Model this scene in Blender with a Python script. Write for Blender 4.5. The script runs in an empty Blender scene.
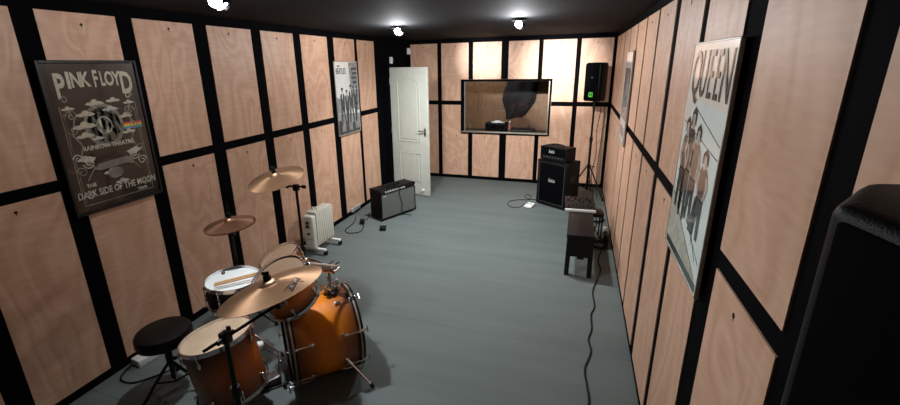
import bpy, bmesh, math, random
from mathutils import Vector, Matrix
random.seed(7)
sc = bpy.context.scene
COL = sc.collection
PI = math.pi
V = Vector

# ---------------------------------------------------------------- materials
def lin(c):
    return tuple(((x/255)/12.92 if x/255 <= .04045 else ((x/255+.055)/1.055)**2.4) for x in c) + (1.0,)

def mat(name, rgb, rough=.5, metal=0., spec=.5, coat=0., noise=0., nscale=30., bump=0., bscale=200., emit=None, estr=0., trans=0.):
    m = bpy.data.materials.new(name); m.use_nodes = True
    nt = m.node_tree; b = nt.nodes['Principled BSDF']
    b.inputs['Base Color'].default_value = lin(rgb)
    b.inputs['Roughness'].default_value = rough
    b.inputs['Metallic'].default_value = metal
    b.inputs['Specular IOR Level'].default_value = spec
    b.inputs['Coat Weight'].default_value = coat
    b.inputs['Coat Roughness'].default_value = .06
    b.inputs['Transmission Weight'].default_value = trans
    if emit:
        b.inputs['Emission Color'].default_value = lin(emit); b.inputs['Emission Strength'].default_value = estr
    tc = nt.nodes.new('ShaderNodeTexCoord')
    if noise:
        n = nt.nodes.new('ShaderNodeTexNoise'); n.inputs['Scale'].default_value = nscale; n.inputs['Detail'].default_value = 4
        nt.links.new(tc.outputs['Object'], n.inputs['Vector'])
        r = nt.nodes.new('ShaderNodeValToRGB')
        l = lin(rgb)
        r.color_ramp.elements[0].position = .3; r.color_ramp.elements[1].position = .7
        r.color_ramp.elements[0].color = tuple(max(0, x*(1-noise)) for x in l[:3]) + (1,)
        r.color_ramp.elements[1].color = tuple(min(1, x*(1+noise)) for x in l[:3]) + (1,)
        nt.links.new(n.outputs['Fac'], r.inputs['Fac']); nt.links.new(r.outputs['Color'], b.inputs['Base Color'])
    if bump:
        n2 = nt.nodes.new('ShaderNodeTexNoise'); n2.inputs['Scale'].default_value = bscale
        nt.links.new(tc.outputs['Object'], n2.inputs['Vector'])
        bp = nt.nodes.new('ShaderNodeBump'); bp.inputs['Strength'].default_value = bump; bp.inputs['Distance'].default_value = .002
        nt.links.new(n2.outputs['Fac'], bp.inputs['Height']); nt.links.new(bp.outputs['Normal'], b.inputs['Normal'])
    return m

def wood_mat(name, lo, hi, stretch=(1, 1, .35), vertical_grain=False, var=.10):
    """Rotary cut plywood: broad wandering figure, fine pores, every sheet a little different."""
    m = bpy.data.materials.new(name); m.use_nodes = True
    nt = m.node_tree; b = nt.nodes['Principled BSDF']; L = nt.links.new; N = nt.nodes.new
    tc = N('ShaderNodeTexCoord'); oi = N('ShaderNodeObjectInfo')
    off = N('ShaderNodeVectorMath'); off.operation = 'SCALE'; off.inputs[0].default_value = (37., 11., 23.)
    L(oi.outputs['Random'], off.inputs['Scale'])
    add = N('ShaderNodeVectorMath'); add.operation = 'ADD'; L(tc.outputs['Object'], add.inputs[0]); L(off.outputs[0], add.inputs[1])
    mp = N('ShaderNodeMapping'); mp.inputs['Scale'].default_value = stretch; L(add.outputs[0], mp.inputs['Vector'])
    n1 = N('ShaderNodeTexNoise'); n1.inputs['Scale'].default_value = 2.2; n1.inputs['Detail'].default_value = 2; n1.inputs['Distortion'].default_value = .9
    L(mp.outputs[0], n1.inputs['Vector'])
    mul = N('ShaderNodeMath'); mul.operation = 'MULTIPLY'; mul.inputs[1].default_value = 9.; L(n1.outputs['Fac'], mul.inputs[0])
    fr = N('ShaderNodeMath'); fr.operation = 'PINGPONG'; fr.inputs[1].default_value = .5; L(mul.outputs[0], fr.inputs[0])
    fine = N('ShaderNodeTexNoise'); fine.inputs['Scale'].default_value = 14; fine.inputs['Detail'].default_value = 5
    mp2 = N('ShaderNodeMapping'); mp2.inputs['Scale'].default_value = (6, 6, .5) if vertical_grain else (.6, 2, 3.0); L(add.outputs[0], mp2.inputs['Vector'])
    mp2.inputs['Rotation'].default_value = (0, 0 if vertical_grain else .35, 0)
    L(mp2.outputs[0], fine.inputs['Vector'])
    sm = N('ShaderNodeMath'); sm.operation = 'MULTIPLY_ADD'; sm.inputs[1].default_value = .55; L(fr.outputs[0], sm.inputs[0]); 
    f2 = N('ShaderNodeMath'); f2.operation = 'MULTIPLY'; f2.inputs[1].default_value = .45; L(fine.outputs['Fac'], f2.inputs[0]); L(f2.outputs[0], sm.inputs[2])
    r = N('ShaderNodeValToRGB'); r.color_ramp.elements[0].position = .05; r.color_ramp.elements[1].position = .62
    r.color_ramp.elements[0].color = lin(lo); r.color_ramp.elements[1].color = lin(hi)
    L(sm.outputs[0], r.inputs['Fac'])
    hs = N('ShaderNodeHueSaturation')
    vv = N('ShaderNodeMath'); vv.operation = 'MULTIPLY_ADD'; vv.inputs[1].default_value = var; vv.inputs[2].default_value = 1 - var/2
    L(oi.outputs['Random'], vv.inputs[0]); L(vv.outputs[0], hs.inputs['Value']); L(r.outputs[0], hs.inputs['Color'])
    L(hs.outputs[0], b.inputs['Base Color'])
    b.inputs['Roughness'].default_value = .5; b.inputs['Specular IOR Level'].default_value = .35
    return m

def burst_mat(name, centre, edge, half, axis=2, k=1.5):
    """Sunburst lacquer: amber in the middle of the shell, near black at its two ends."""
    m = bpy.data.materials.new(name); m.use_nodes = True
    nt = m.node_tree; b = nt.nodes['Principled BSDF']; L = nt.links.new; N = nt.nodes.new
    tc = N('ShaderNodeTexCoord'); sp = N('ShaderNodeSeparateXYZ'); L(tc.outputs['Object'], sp.inputs[0])
    ab = N('ShaderNodeMath'); ab.operation = 'ABSOLUTE'; L(sp.outputs[axis], ab.inputs[0])
    dv = N('ShaderNodeMath'); dv.operation = 'DIVIDE'; dv.inputs[1].default_value = half; L(ab.outputs[0], dv.inputs[0])
    r = N('ShaderNodeValToRGB'); cr = r.color_ramp
    cr.elements[0].position = .12; cr.elements[0].color = lin(centre)
    cr.elements[1].position = .98; cr.elements[1].color = lin(edge)
    e = cr.elements.new(.55); e.color = lin(tuple(.62*a+.38*c for a, c in zip(centre, edge)))
    L(dv.outputs[0], r.inputs['Fac'])
    n = N('ShaderNodeTexNoise'); n.inputs['Scale'].default_value = 40; mp = N('ShaderNodeMapping')
    mp.inputs['Scale'].default_value = (.35, .35, 1); L(tc.outputs['Object'], mp.inputs[0]); L(mp.outputs[0], n.inputs['Vector'])
    mx = N('ShaderNodeMixRGB'); mx.blend_type = 'MULTIPLY'; mx.inputs['Fac'].default_value = .25
    L(r.outputs[0], mx.inputs[1]); L(n.outputs['Fac'], mx.inputs[2]); L(mx.outputs[0], b.inputs['Base Color'])
    b.inputs['Roughness'].default_value = .4; b.inputs['Coat Weight'].default_value = .3; b.inputs['Coat Roughness'].default_value = .07
    return m

def cymbal_mat(name, rgb):
    m = bpy.data.materials.new(name); m.use_nodes = True
    nt = m.node_tree; b = nt.nodes['Principled BSDF']; L = nt.links.new; N = nt.nodes.new
    tc = N('ShaderNodeTexCoord')
    ln = N('ShaderNodeVectorMath'); ln.operation = 'LENGTH'
    mp = N('ShaderNodeMapping'); mp.inputs['Scale'].default_value = (1, 1, 0); L(tc.outputs['Object'], mp.inputs[0]); L(mp.outputs[0], ln.inputs[0])
    n1 = N('ShaderNodeTexNoise'); n1.noise_dimensions = '1D'; n1.inputs['Scale'].default_value = 260; L(ln.outputs['Value'], n1.inputs['W'])
    bp = N('ShaderNodeBump'); bp.inputs['Strength'].default_value = .25; bp.inputs['Distance'].default_value = .001
    L(n1.outputs['Fac'], bp.inputs['Height']); L(bp.outputs[0], b.inputs['Normal'])
    n2 = N('ShaderNodeTexNoise'); n2.inputs['Scale'].default_value = 9; n2.inputs['Detail'].default_value = 4; L(tc.outputs['Object'], n2.inputs['Vector'])
    r = N('ShaderNodeValToRGB'); l = lin(rgb)
    r.color_ramp.elements[0].position = .3; r.color_ramp.elements[1].position = .7
    r.color_ramp.elements[0].color = tuple(x*.72 for x in l[:3]) + (1,); r.color_ramp.elements[1].color = l
    L(n2.outputs['Fac'], r.inputs[0]); L(r.outputs[0], b.inputs['Base Color'])
    b.inputs['Metallic'].default_value = .75; b.inputs['Roughness'].default_value = .42
    b.inputs['Anisotropic'].default_value = .75
    tg = N('ShaderNodeTangent'); tg.direction_type = 'RADIAL'; tg.axis = 'Z'; L(tg.outputs[0], b.inputs['Tangent'])
    return m

def glass_mat(name, tint=(1, 1, 1), fac_min=.04, rough=0.):
    m = bpy.data.materials.new(name); m.use_nodes = True
    nt = m.node_tree; nt.nodes.remove(nt.nodes['Principled BSDF']); L = nt.links.new; N = nt.nodes.new
    out = nt.nodes['Material Output']
    t = N('ShaderNodeBsdfTransparent'); t.inputs['Color'].default_value = (*tint, 1)
    g = N('ShaderNodeBsdfGlossy'); g.inputs['Roughness'].default_value = rough
    f = N('ShaderNodeFresnel'); f.inputs['IOR'].default_value = 1.45
    mx = N('ShaderNodeMixShader'); L(f.outputs[0], mx.inputs[0]); L(t.outputs[0], mx.inputs[1]); L(g.outputs[0], mx.inputs[2])
    L(mx.outputs[0], out.inputs['Surface'])
    return m

def clearhead_mat(name):
    """Clear plastic film: mostly see-through, a little milky."""
    m = bpy.data.materials.new(name); m.use_nodes = True
    nt = m.node_tree; nt.nodes.remove(nt.nodes['Principled BSDF']); L = nt.links.new; N = nt.nodes.new
    out = nt.nodes['Material Output']
    t = N('ShaderNodeBsdfTransparent'); t.inputs['Color'].default_value = (.93, .90, .86, 1)
    p = N('ShaderNodeBsdfPrincipled'); p.inputs['Base Color'].default_value = lin((176, 148, 124)); p.inputs['Roughness'].default_value = .35; p.inputs['Specular IOR Level'].default_value = .3
    mx = N('ShaderNodeMixShader'); mx.inputs[0].default_value = .42; L(t.outputs[0], mx.inputs[1]); L(p.outputs[0], mx.inputs[2])
    L(mx.outputs[0], out.inputs['Surface'])
    return m

M = {}
M['ply'] = wood_mat('okoume_plywood', (182, 138, 110), (214, 175, 149))
M['booth'] = wood_mat('brown_chipboard', (108, 80, 56), (150, 116, 86), (3, 3, 1.2), True)
M['edge'] = mat('plywood_edge', (190, 150, 115), .7, noise=.15, nscale=60)
M['black_wall'] = mat('black_wall_paint', (5, 5, 8), .9, spec=.05, noise=.25, nscale=6, bump=.3, bscale=90)
M['ceil'] = mat('black_ceiling_paint', (8, 10, 13), .8, spec=.08, noise=.2, nscale=5, bump=.4, bscale=40)
M['rubber'] = mat('black_rubber', (8, 8, 9), .7, spec=.3, noise=.2, nscale=50)
M['tolex'] = mat('black_vinyl', (7, 7, 9), .55, spec=.15, noise=.3, nscale=160, bump=.6, bscale=420)
M['tolex_green'] = mat('black_textured_cabinet_paint', (3, 6, 5), .45, spec=.08, noise=.4, nscale=260, bump=.35, bscale=380)
M['black'] = mat('black_plastic', (8, 8, 10), .45, spec=.35, noise=.2, nscale=40)
M['black_metal'] = mat('black_steel', (10, 10, 12), .4, metal=.2, spec=.4, noise=.2, nscale=40)
M['leather'] = mat('black_leatherette', (6, 6, 6), .45, spec=.25, noise=.2, nscale=70, bump=.25, bscale=300)
M['grille_black'] = mat('black_grille_cloth', (6, 6, 8), .9, spec=.03, noise=.4, nscale=300, bump=.5, bscale=700)
M['grille_grey'] = mat('grey_grille_cloth', (92, 98, 92), .8, noise=.25, nscale=260, bump=.6, bscale=600)
M['chrome'] = mat('chrome', (225, 225, 228), .14, metal=1, noise=.06, nscale=20)
M['steel'] = mat('brushed_steel', (150, 150, 152), .32, metal=1, noise=.12, nscale=25)
M['alu'] = mat('silver_panel', (190, 192, 190), .4, metal=.3, noise=.06, nscale=30)
M['white'] = mat('white_plastic', (226, 228, 224), .4, noise=.03, nscale=20)
M['heater'] = mat('white_enamel', (214, 214, 200), .38, noise=.04, nscale=15)
M['door'] = mat('white_door_paint', (184, 188, 178), .5, noise=.04, nscale=9)
M['skin_head'] = mat('coated_drum_head', (224, 230, 230), .6, noise=.03, nscale=30)
M['floor_head'] = mat('worn_translucent_drum_head', (196, 172, 146), .45, noise=.12, nscale=14)
M['clear_head'] = clearhead_mat('clear_drum_head')
M['maple'] = mat('raw_maple_ply', (196, 160, 128), .6, noise=.1, nscale=30)
M['stick'] = mat('hickory', (205, 165, 115), .5, noise=.12, nscale=60)
M['bench'] = mat('black_brown_lacquer', (16, 12, 11), .45, spec=.25, noise=.25, nscale=20)
M['glass'] = glass_mat('window_glass')
M['silver'] = mat('silver_trim', (150, 142, 130), .4, metal=.4, noise=.08, nscale=30)
M['green'] = mat('green_badge', (96, 214, 70), .4, noise=.05, emit=None)
M['lens'] = mat('lamp_lens', (240, 245, 255), .3, emit=(225, 238, 255), estr=90., noise=.01)
M['coat'] = mat('dark_cloth', (26, 24, 26), .85, noise=.4, nscale=18)
M['red'] = mat('red_plastic', (150, 92, 84), .5, noise=.08)
M['orange_wood'] = mat('varnished_orange_wood', (104, 68, 42), .45, noise=.25, nscale=14)
M['screw'] = mat('dark_screw', (22, 14, 12), .5, metal=.5, noise=.1)
M['cym'] = cymbal_mat('bronze_cymbal', (146, 114, 86))
M['cym_dark'] = cymbal_mat('tarnished_bronze_cymbal', (140, 102, 80))
M['ink'] = mat('black_ink', (16, 14, 14), .5, noise=.05)
M['amber_bass'] = burst_mat('amber_burst_lacquer_deep', (240, 138, 4), (58, 22, 4), .225)
M['amber_tom'] = burst_mat('amber_burst_lacquer_tom', (222, 122, 8), (50, 20, 6), .11)
M['amber_floor'] = burst_mat('amber_burst_lacquer_floor_tom', (190, 98, 12), (56, 24, 6), .20)
M['dark_hoop'] = mat('dark_burst_hoop', (26, 11, 6), .4, spec=.25, coat=.15, noise=.2)
M['label_dark'] = mat('dark_print', (27, 22, 21), .22, coat=.6, noise=.25, nscale=14)
M['label_grey'] = mat('grey_print', (176, 174, 160), .3, noise=.3, nscale=40)
M['label_dim'] = mat('dim_grey_print', (120, 114, 104), .3, noise=.4, nscale=30)
M['label_tan'] = mat('silver_tan_lettering', (176, 168, 146), .35, noise=.2, nscale=60)
for n_, c_ in (('r', (196, 60, 50)), ('o', (222, 130, 50)), ('y', (222, 205, 80)), ('g', (90, 165, 90)), ('b', (70, 130, 185))):
    M['bar_'+n_] = mat('printed_bar_'+n_, c_, .35, noise=.05)
M['paper_pale'] = mat('pale_photo_paper', (206, 206, 202), .2, coat=.5, noise=.06, nscale=10)
M['paper_grey'] = mat('mid_grey_photo', (122, 124, 126), .25, coat=.2, noise=.3, nscale=16)
M['paper_dark'] = mat('dark_photo', (42, 44, 50), .25, coat=.2, noise=.4, nscale=24)
M['suit'] = mat('photo_dark_suits', (30, 31, 36), .25, coat=.5, noise=.2, nscale=40)
M['face'] = mat('photo_grey_faces', (150, 150, 150), .25, coat=.5, noise=.15, nscale=40)
M['q_paper'] = mat('pale_green_grey_print', (220, 230, 224), .25, coat=.2, noise=.06, nscale=9)
M['q_glare'] = mat('cream_glare_print', (240, 232, 220), .2, coat=.4, noise=.04, nscale=9)
M['q_brown'] = mat('brown_print', (104, 84, 76), .2, coat=.6, noise=.15, nscale=40)
M['q_skin'] = mat('sepia_print', (190, 178, 166), .2, coat=.6, noise=.2, nscale=40)
M['q_line'] = mat('dark_line_print', (38, 40, 42), .25, coat=.6, noise=.1)

def floor_material():
    m = bpy.data.materials.new('grey_painted_floor'); m.use_nodes = True
    nt = m.node_tree; b = nt.nodes['Principled BSDF']; L = nt.links.new; N = nt.nodes.new
    tc = N('ShaderNodeTexCoord')
    n = N('ShaderNodeTexNoise'); n.inputs['Scale'].default_value = 2.0; n.inputs['Detail'].default_value = 6
    mp = N('ShaderNodeMapping'); mp.inputs['Scale'].default_value = (.35, 2.2, 1); L(tc.outputs['Object'], mp.inputs[0]); L(mp.outputs[0], n.inputs['Vector'])
    r = N('ShaderNodeValToRGB'); r.color_ramp.elements[0].position = .3; r.color_ramp.elements[1].position = .72
    r.color_ramp.elements[0].color = lin((90, 100, 98)); r.color_ramp.elements[1].color = lin((103, 113, 111))
    L(n.outputs['Fac'], r.inputs[0])
    bk = N('ShaderNodeTexBrick'); bk.offset = 0; bk.inputs['Scale'].default_value = 1; bk.inputs['Brick Width'].default_value = 40; bk.inputs['Row Height'].default_value = 1.42
    bk.inputs['Mortar Size'].default_value = .006; bk.inputs['Mortar Smooth'].default_value = .4
    bk.inputs['Color1'].default_value = bk.inputs['Color2'].default_value = (1, 1, 1, 1); bk.inputs['Mortar'].default_value = (.8, .8, .8, 1)
    L(tc.outputs['Object'], bk.inputs['Vector'])
    mx = N('ShaderNodeMixRGB'); mx.blend_type = 'MULTIPLY'; mx.inputs['Fac'].default_value = 1; L(r.outputs[0], mx.inputs[1]); L(bk.outputs['Color'], mx.inputs[2])
    L(mx.outputs[0], b.inputs['Base Color'])
    n2 = N('ShaderNodeTexNoise'); n2.inputs['Scale'].default_value = 420; L(tc.outputs['Object'], n2.inputs['Vector'])
    bp = N('ShaderNodeBump'); bp.inputs['Strength'].default_value = .35; bp.inputs['Distance'].default_value = .002; L(n2.outputs['Fac'], bp.inputs['Height']); L(bp.outputs[0], b.inputs['Normal'])
    b.inputs['Roughness'].default_value = .62; b.inputs['Specular IOR Level'].default_value = .4
    return m
M['floor'] = floor_material()

# ---------------------------------------------------------------- mesh builder
class MB:
    def __init__(s):
        s.bm = bmesh.new(); s.slots = []
    def slot(s, m):
        if m is None: return 0
        if m not in s.slots: s.slots.append(m)
        return s.slots.index(m)
    def _faces(s, fs, m, smooth=False):
        i = s.slot(m)
        for f in fs:
            f.material_index = i; f.smooth = smooth
    def box(s, x0, x1, y0, y1, z0, z1, m=None, bevel=0., seg=2, mtx=None):
        t = bmesh.new()
        bmesh.ops.create_cube(t, size=1)
        for v in t.verts:
            v.co = V((x0+(v.co.x+.5)*(x1-x0), y0+(v.co.y+.5)*(y1-y0), z0+(v.co.z+.5)*(z1-z0)))
        if bevel: bmesh.ops.bevel(t, geom=t.edges[:], offset=bevel, segments=seg, affect='EDGES', profile=.5)
        s._merge(t, m, bool(bevel) and seg > 1, mtx)
        return s
    def _merge(s, t, m, smooth, mtx=None):
        if mtx is not None: t.transform(mtx)
        mp = {v: s.bm.verts.new(v.co) for v in t.verts}
        i = s.slot(m)
        for f in t.faces:
            try: g = s.bm.faces.new([mp[v] for v in f.verts])
            except ValueError: continue
            g.material_index = i; g.smooth = smooth
        t.free()
    def cyl(s, p, q, r, r2=None, m=None, n=20, caps=True):
        p, q = V(p), V(q); r2 = r if r2 is None else r2
        d = (q-p).normalized(); a = d.orthogonal().normalized(); b = d.cross(a)
        R0 = [s.bm.verts.new(p+r*(math.cos(k*2*PI/n)*a+math.sin(k*2*PI/n)*b)) for k in range(n)]
        R1 = [s.bm.verts.new(q+r2*(math.cos(k*2*PI/n)*a+math.sin(k*2*PI/n)*b)) for k in range(n)]
        s._faces([s.bm.faces.new((R0[k], R0[(k+1) % n], R1[(k+1) % n], R1[k])) for k in range(n)], m, True)
        if caps: s._faces([s.bm.faces.new(R0[::-1]), s.bm.faces.new(R1)], m)
        return s
    def lathe(s, prof, m=None, n=48, mtx=None, closed=False, caps=False):
        mtx = mtx or Matrix()
        rings = []
        for r, z in prof:
            if r < 1e-5: rings.append([s.bm.verts.new(mtx @ V((0, 0, z)))])
            else: rings.append([s.bm.verts.new(mtx @ V((r*math.cos(k*2*PI/n), r*math.sin(k*2*PI/n), z))) for k in range(n)])
        prs = list(zip(rings, rings[1:])) + ([(rings[-1], rings[0])] if closed else [])
        fs = []
        for A, B in prs:
            for k in range(n):
                j = (k+1) % n
                if len(A) == 1 and len(B) == 1: continue
                if len(A) == 1: fs.append(s.bm.faces.new((A[0], B[j], B[k])))
                elif len(B) == 1: fs.append(s.bm.faces.new((A[k], A[j], B[0])))
                else: fs.append(s.bm.faces.new((A[k], A[j], B[j], B[k])))
        s._faces(fs, m, True)
        return s
    def tube(s, pts, r, m=None, n=8, smooth_path=True, steps=6):
        pts = [V(p) for p in pts]
        if smooth_path and len(pts) > 2:
            out = []
            for i in range(len(pts)-1):
                p0 = pts[max(i-1, 0)]; p1 = pts[i]; p2 = pts[i+1]; p3 = pts[min(i+2, len(pts)-1)]
                for k in range(steps):
                    t = k/steps
                    out.append(.5*((2*p1)+(p2-p0)*t+(2*p0-5*p1+4*p2-p3)*t*t+(3*p1-p0-3*p2+p3)*t**3))
            out.append(pts[-1]); pts = out
        up = V((.013, .02, 1)); rings = []
        for i, p in enumerate(pts):
            d = (pts[min(i+1, len(pts)-1)]-pts[max(i-1, 0)])
            if d.length < 1e-9: d = V((1, 0, 0))
            d.normalize()
            a = up - d*up.dot(d)
            if a.length < 1e-3: a = d.orthogonal()
            a.normalize(); up = a; b = d.cross(a)
            rings.append([s.bm.verts.new(p+r*(math.cos(k*2*PI/n)*a+math.sin(k*2*PI/n)*b)) for k in range(n)])
        fs = []
        for A, B in zip(rings, rings[1:]):
            for k in range(n): fs.append(s.bm.faces.new((A[k], A[(k+1) % n], B[(k+1) % n], B[k])))
        s._faces(fs, m, True)
        s._faces([s.bm.faces.new(rings[0][::-1]), s.bm.faces.new(rings[-1])], m)
        return s
    def prism(s, poly, y0, y1, m=None, mtx=None):
        """polygon in x,z extruded along y"""
        t = bmesh.new()
        A = [t.verts.new((x, y0, z)) for x, z in poly]; B = [t.verts.new((x, y1, z)) for x, z in poly]
        n = len(poly)
        t.faces.new(A); t.faces.new(B[::-1])
        for k in range(n): t.faces.new((A[k], B[k], B[(k+1) % n], A[(k+1) % n]))
        bmesh.ops.recalc_face_normals(t, faces=t.faces[:])
        s._merge(t, m, False, mtx)
        return s
    def blob(s, c, rx, ry, rz, m=None, u=16, v=10):
        t = bmesh.new(); bmesh.ops.create_uvsphere(t, u_segments=u, v_segments=v, radius=1)
        for w in t.verts: w.co = V((c[0]+w.co.x*rx, c[1]+w.co.y*ry, c[2]+w.co.z*rz))
        s._merge(t, m, True); return s
    def text(s, body, size, m, x=0, z=0, y=0, thick=.0008, align='CENTER', shear=0., sx=1., sz=1., ang=0., bold=0.):
        cu = bpy.data.curves.new('lettering', 'FONT'); cu.body = body; cu.size = size; cu.align_x = align; cu.align_y = 'CENTER'
        cu.extrude = thick/2; cu.shear = shear; cu.resolution_u = 3; cu.offset = bold
        o = bpy.data.objects.new('lettering', cu); COL.objects.link(o)
        dg = bpy.context.evaluated_depsgraph_get(); me = bpy.data.meshes.new_from_object(o.evaluated_get(dg))
        bpy.data.objects.remove(o); bpy.data.curves.remove(cu)
        t = bmesh.new(); t.from_mesh(me); bpy.data.meshes.remove(me)
        rot = Matrix.Translation((x, y, z)) @ Matrix.Rotation(ang, 4, 'Y') @ Matrix.Diagonal((sx, 1, sz, 1)) @ Matrix.Rotation(PI/2, 4, 'X')
        s._merge(t, m, False, rot); return s
    def build(s, name, m=None, parent=None, loc=None, rot=None, sharp=40):
        me = bpy.data.meshes.new(name)
        bmesh.ops.remove_doubles(s.bm, verts=s.bm.verts[:], dist=1e-6)
        bmesh.ops.recalc_face_normals(s.bm, faces=s.bm.faces[:])
        s.bm.to_mesh(me); s.bm.free()
        ms = [x for x in s.slots] or [m]
        if s.slots and None in s.slots: ms = [x or m for x in s.slots]
        for x in ms: me.materials.append(M[x] if isinstance(x, str) else x)
        try: me.set_sharp_from_angle(angle=math.radians(sharp))
        except Exception: pass
        o = bpy.data.objects.new(name, me); COL.objects.link(o)
        if parent is not None: o.parent = parent
        if loc is not None: o.location = loc
        if rot is not None: o.rotation_euler = rot
        return o

def tag(o, label=None, cat=None, group=None, kind=None):
    if label: o['label'] = label
    if cat: o['category'] = cat
    if group: o['group'] = group
    if kind: o['kind'] = kind
    return o
def thing(name, label, cat, loc=(0, 0, 0), rot=(0, 0, 0), group=None):
    o = bpy.data.objects.new(name, None); COL.objects.link(o); o.empty_display_size = .1
    o.location = loc; o.rotation_euler = rot
    return tag(o, label, cat, group)
def aim_rot(n):
    """euler that turns +Z onto n"""
    return V(n).normalized().to_track_quat('Z', 'Y').to_euler()

# ---------------------------------------------------------------- room shell
W, L = 3.529, 7.389
H = 2.52
TP, UB, LT, LB = 2.45, 1.454, 1.379, .06
S = .006                     # sheet thickness: wall face lies behind the sheets
Y0 = -.75
DY0, DY1, DH = 6.345, 7.215, 2.075     # doorway in the left wall
WX0, WX1, WZ0, WZ1 = 1.045, 2.565, .895, 1.80

MB().box(-.2, W+.2, Y0-.1, L+.15, -.1, 0).build('floor', 'floor')['kind'] = 'structure'
MB().box(-.2, W+.2, Y0-.1, L+.15, H, H+.1).build('ceiling', 'ceil')['kind'] = 'structure'
b = MB(); b.box(-.15, -S, Y0, DY0, 0, H); b.box(-.15, -S, DY0, DY1, DH, H); b.box(-.15, -S, DY1, L+.15, 0, H)
wall_left = tag(b.build('wall_left', 'black_wall'), kind='structure')
wall_right = tag(MB().box(W+S, W+.15, Y0, L+.15, 0, H).build('wall_right', 'black_wall'), kind='structure')
b = MB(); y0, y1 = L+S, L+.14
b.box(-S, WX0-.03, y0, y1, 0, H); b.box(WX1+.03, W+S, y0, y1, 0, H); b.box(WX0-.03, WX1+.03, y0, y1, 0, WZ0-.03); b.box(WX0-.03, WX1+.03, y0, y1, WZ1+.03, H)
wall_back = tag(b.build('wall_back', 'black_wall'), kind='structure')
tag(MB().box(-S, W+S, Y0-.1, Y0, 0, H).build('wall_front', 'black_wall'), kind='structure')
tag(MB().box(-S, .004, Y0, DY0-.04, 0, .055).build('baseboard_left', 'black_wall'), kind='structure')
tag(MB().box(0, W, L-.004, L+S, 0, .055).build('baseboard_back', 'black_wall'), kind='structure')
tag(MB().box(W-.004, W+S, Y0, L, 0, .03).build('baseboard_right', 'black_wall'), kind='structure')
# dark corridor behind the doorway
b = MB(); b.box(-1.25, -1.15, DY0-.3, DY1+.3, 0, 2.4); b.box(-1.2, -.15, DY0-.4, DY0-.3, 0, 2.4); b.box(-1.2, -.15, DY1+.3, DY1+.4, 0, 2.4)
b.box(-1.25, -.15, DY0-.4, DY1+.4, 2.4, 2.45); b.box(-1.25, -.15, DY0-.4, DY1+.4, -.05, 0)
tag(b.build('wall_corridor', 'black_wall'), kind='structure')

def panel(parent, rects, loc, rz, screw=True):
    """one plywood sheet: rects (x0,x1,z0,z1) in sheet coordinates, front towards -Y"""
    b = MB()
    for x0, x1, z0, z1 in rects: b.box(x0, x1, -S, 0, z0, z1, 'ply')
    if screw:
        x0, x1, z0, z1 = rects[0]
        cx = (x0+x1)/2 + random.uniform(-.03, .03); cz = z1-random.uniform(.05, .07)
        b.cyl((cx, -S-.002, cz), (cx, -S+.001, cz), .009, None, 'screw', 10)
        b.prism([(cx-.003, cz), (cx+.003, cz), (cx+.001, cz-.022), (cx-.001, cz-.022)], -S-.0008, -S+.0005, 'screw')
    o = b.build('wood_panel', 'ply', parent, loc, (0, 0, rz))
    return o

left_edges = [(-.73, -.27), (-.15, .31), (.43, 1.015), (1.136, 1.569), (1.686, 2.147), (2.263, 2.761), (2.902, 3.416), (3.549, 4.055), (4.185, 4.724), (4.878, 5.404), (5.490, 6.012)]
for a, c in left_edges:
    for z0, z1 in ((UB, TP), (LB, LT)):
        panel(wall_left, [(-(c-a)/2, (c-a)/2, -(z1-z0)/2, (z1-z0)/2)], (-S, (a+c)/2, (z0+z1)/2), PI/2)
back_edges = [(.05, .568), (.6455, 1.146), (1.229, 1.7265), (1.850, 2.346), (2.418, 2.9395), (3.011, 3.49)]
for a, c in back_edges:
    m_ = (a+c)/2
    for z0, z1, up in ((UB, TP, 1), (LB, LT, 0)):
        zc = (z0+z1)/2
        wz = WZ1+.03 if up else WZ0-.03
        rects = []
        A, B = a-m_, c-m_
        if c < WX0-.03 or a > WX1+.03: rects = [(A, B, z0-zc, z1-zc)]
        else:
            rects = [(A, B, wz-zc, z1-zc)] if up else [(A, B, z0-zc, wz-zc)]
            if a < WX0-.04: rects.append((A, WX0-.03-m_, z0-zc, wz-zc) if up else (A, WX0-.03-m_, wz-zc, z1-zc))
            if c > WX1+.04: rects.append((WX1+.03-m_, B, z0-zc, wz-zc) if up else (WX1+.03-m_, B, wz-zc, z1-zc))
        panel(wall_back, rects, (m_, L+S, zc), 0)
rs = [(7.38, 7.24), (6.70, 6.63), (6.08, 6.01), (5.46, 5.39), (4.83, 4.76), (4.205, 4.145), (3.60, 3.535), (2.991, 2.864), (2.335, 2.250), (1.765, 1.592), (1.099, .985), (.45, .34), (-.2, -.3)]
for (f0, n0), (f1, n1) in zip(rs, rs[1:]):
    a, c = f1, n0          # sheet from stripe below to stripe above
    for z0, z1 in ((UB, TP), (.03, LT)):
        panel(wall_right, [(-(c-a)/2, (c-a)/2, -(z1-z0)/2, (z1-z0)/2)], (W+S, (a+c)/2, (z0+z1)/2), -PI/2)

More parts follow.
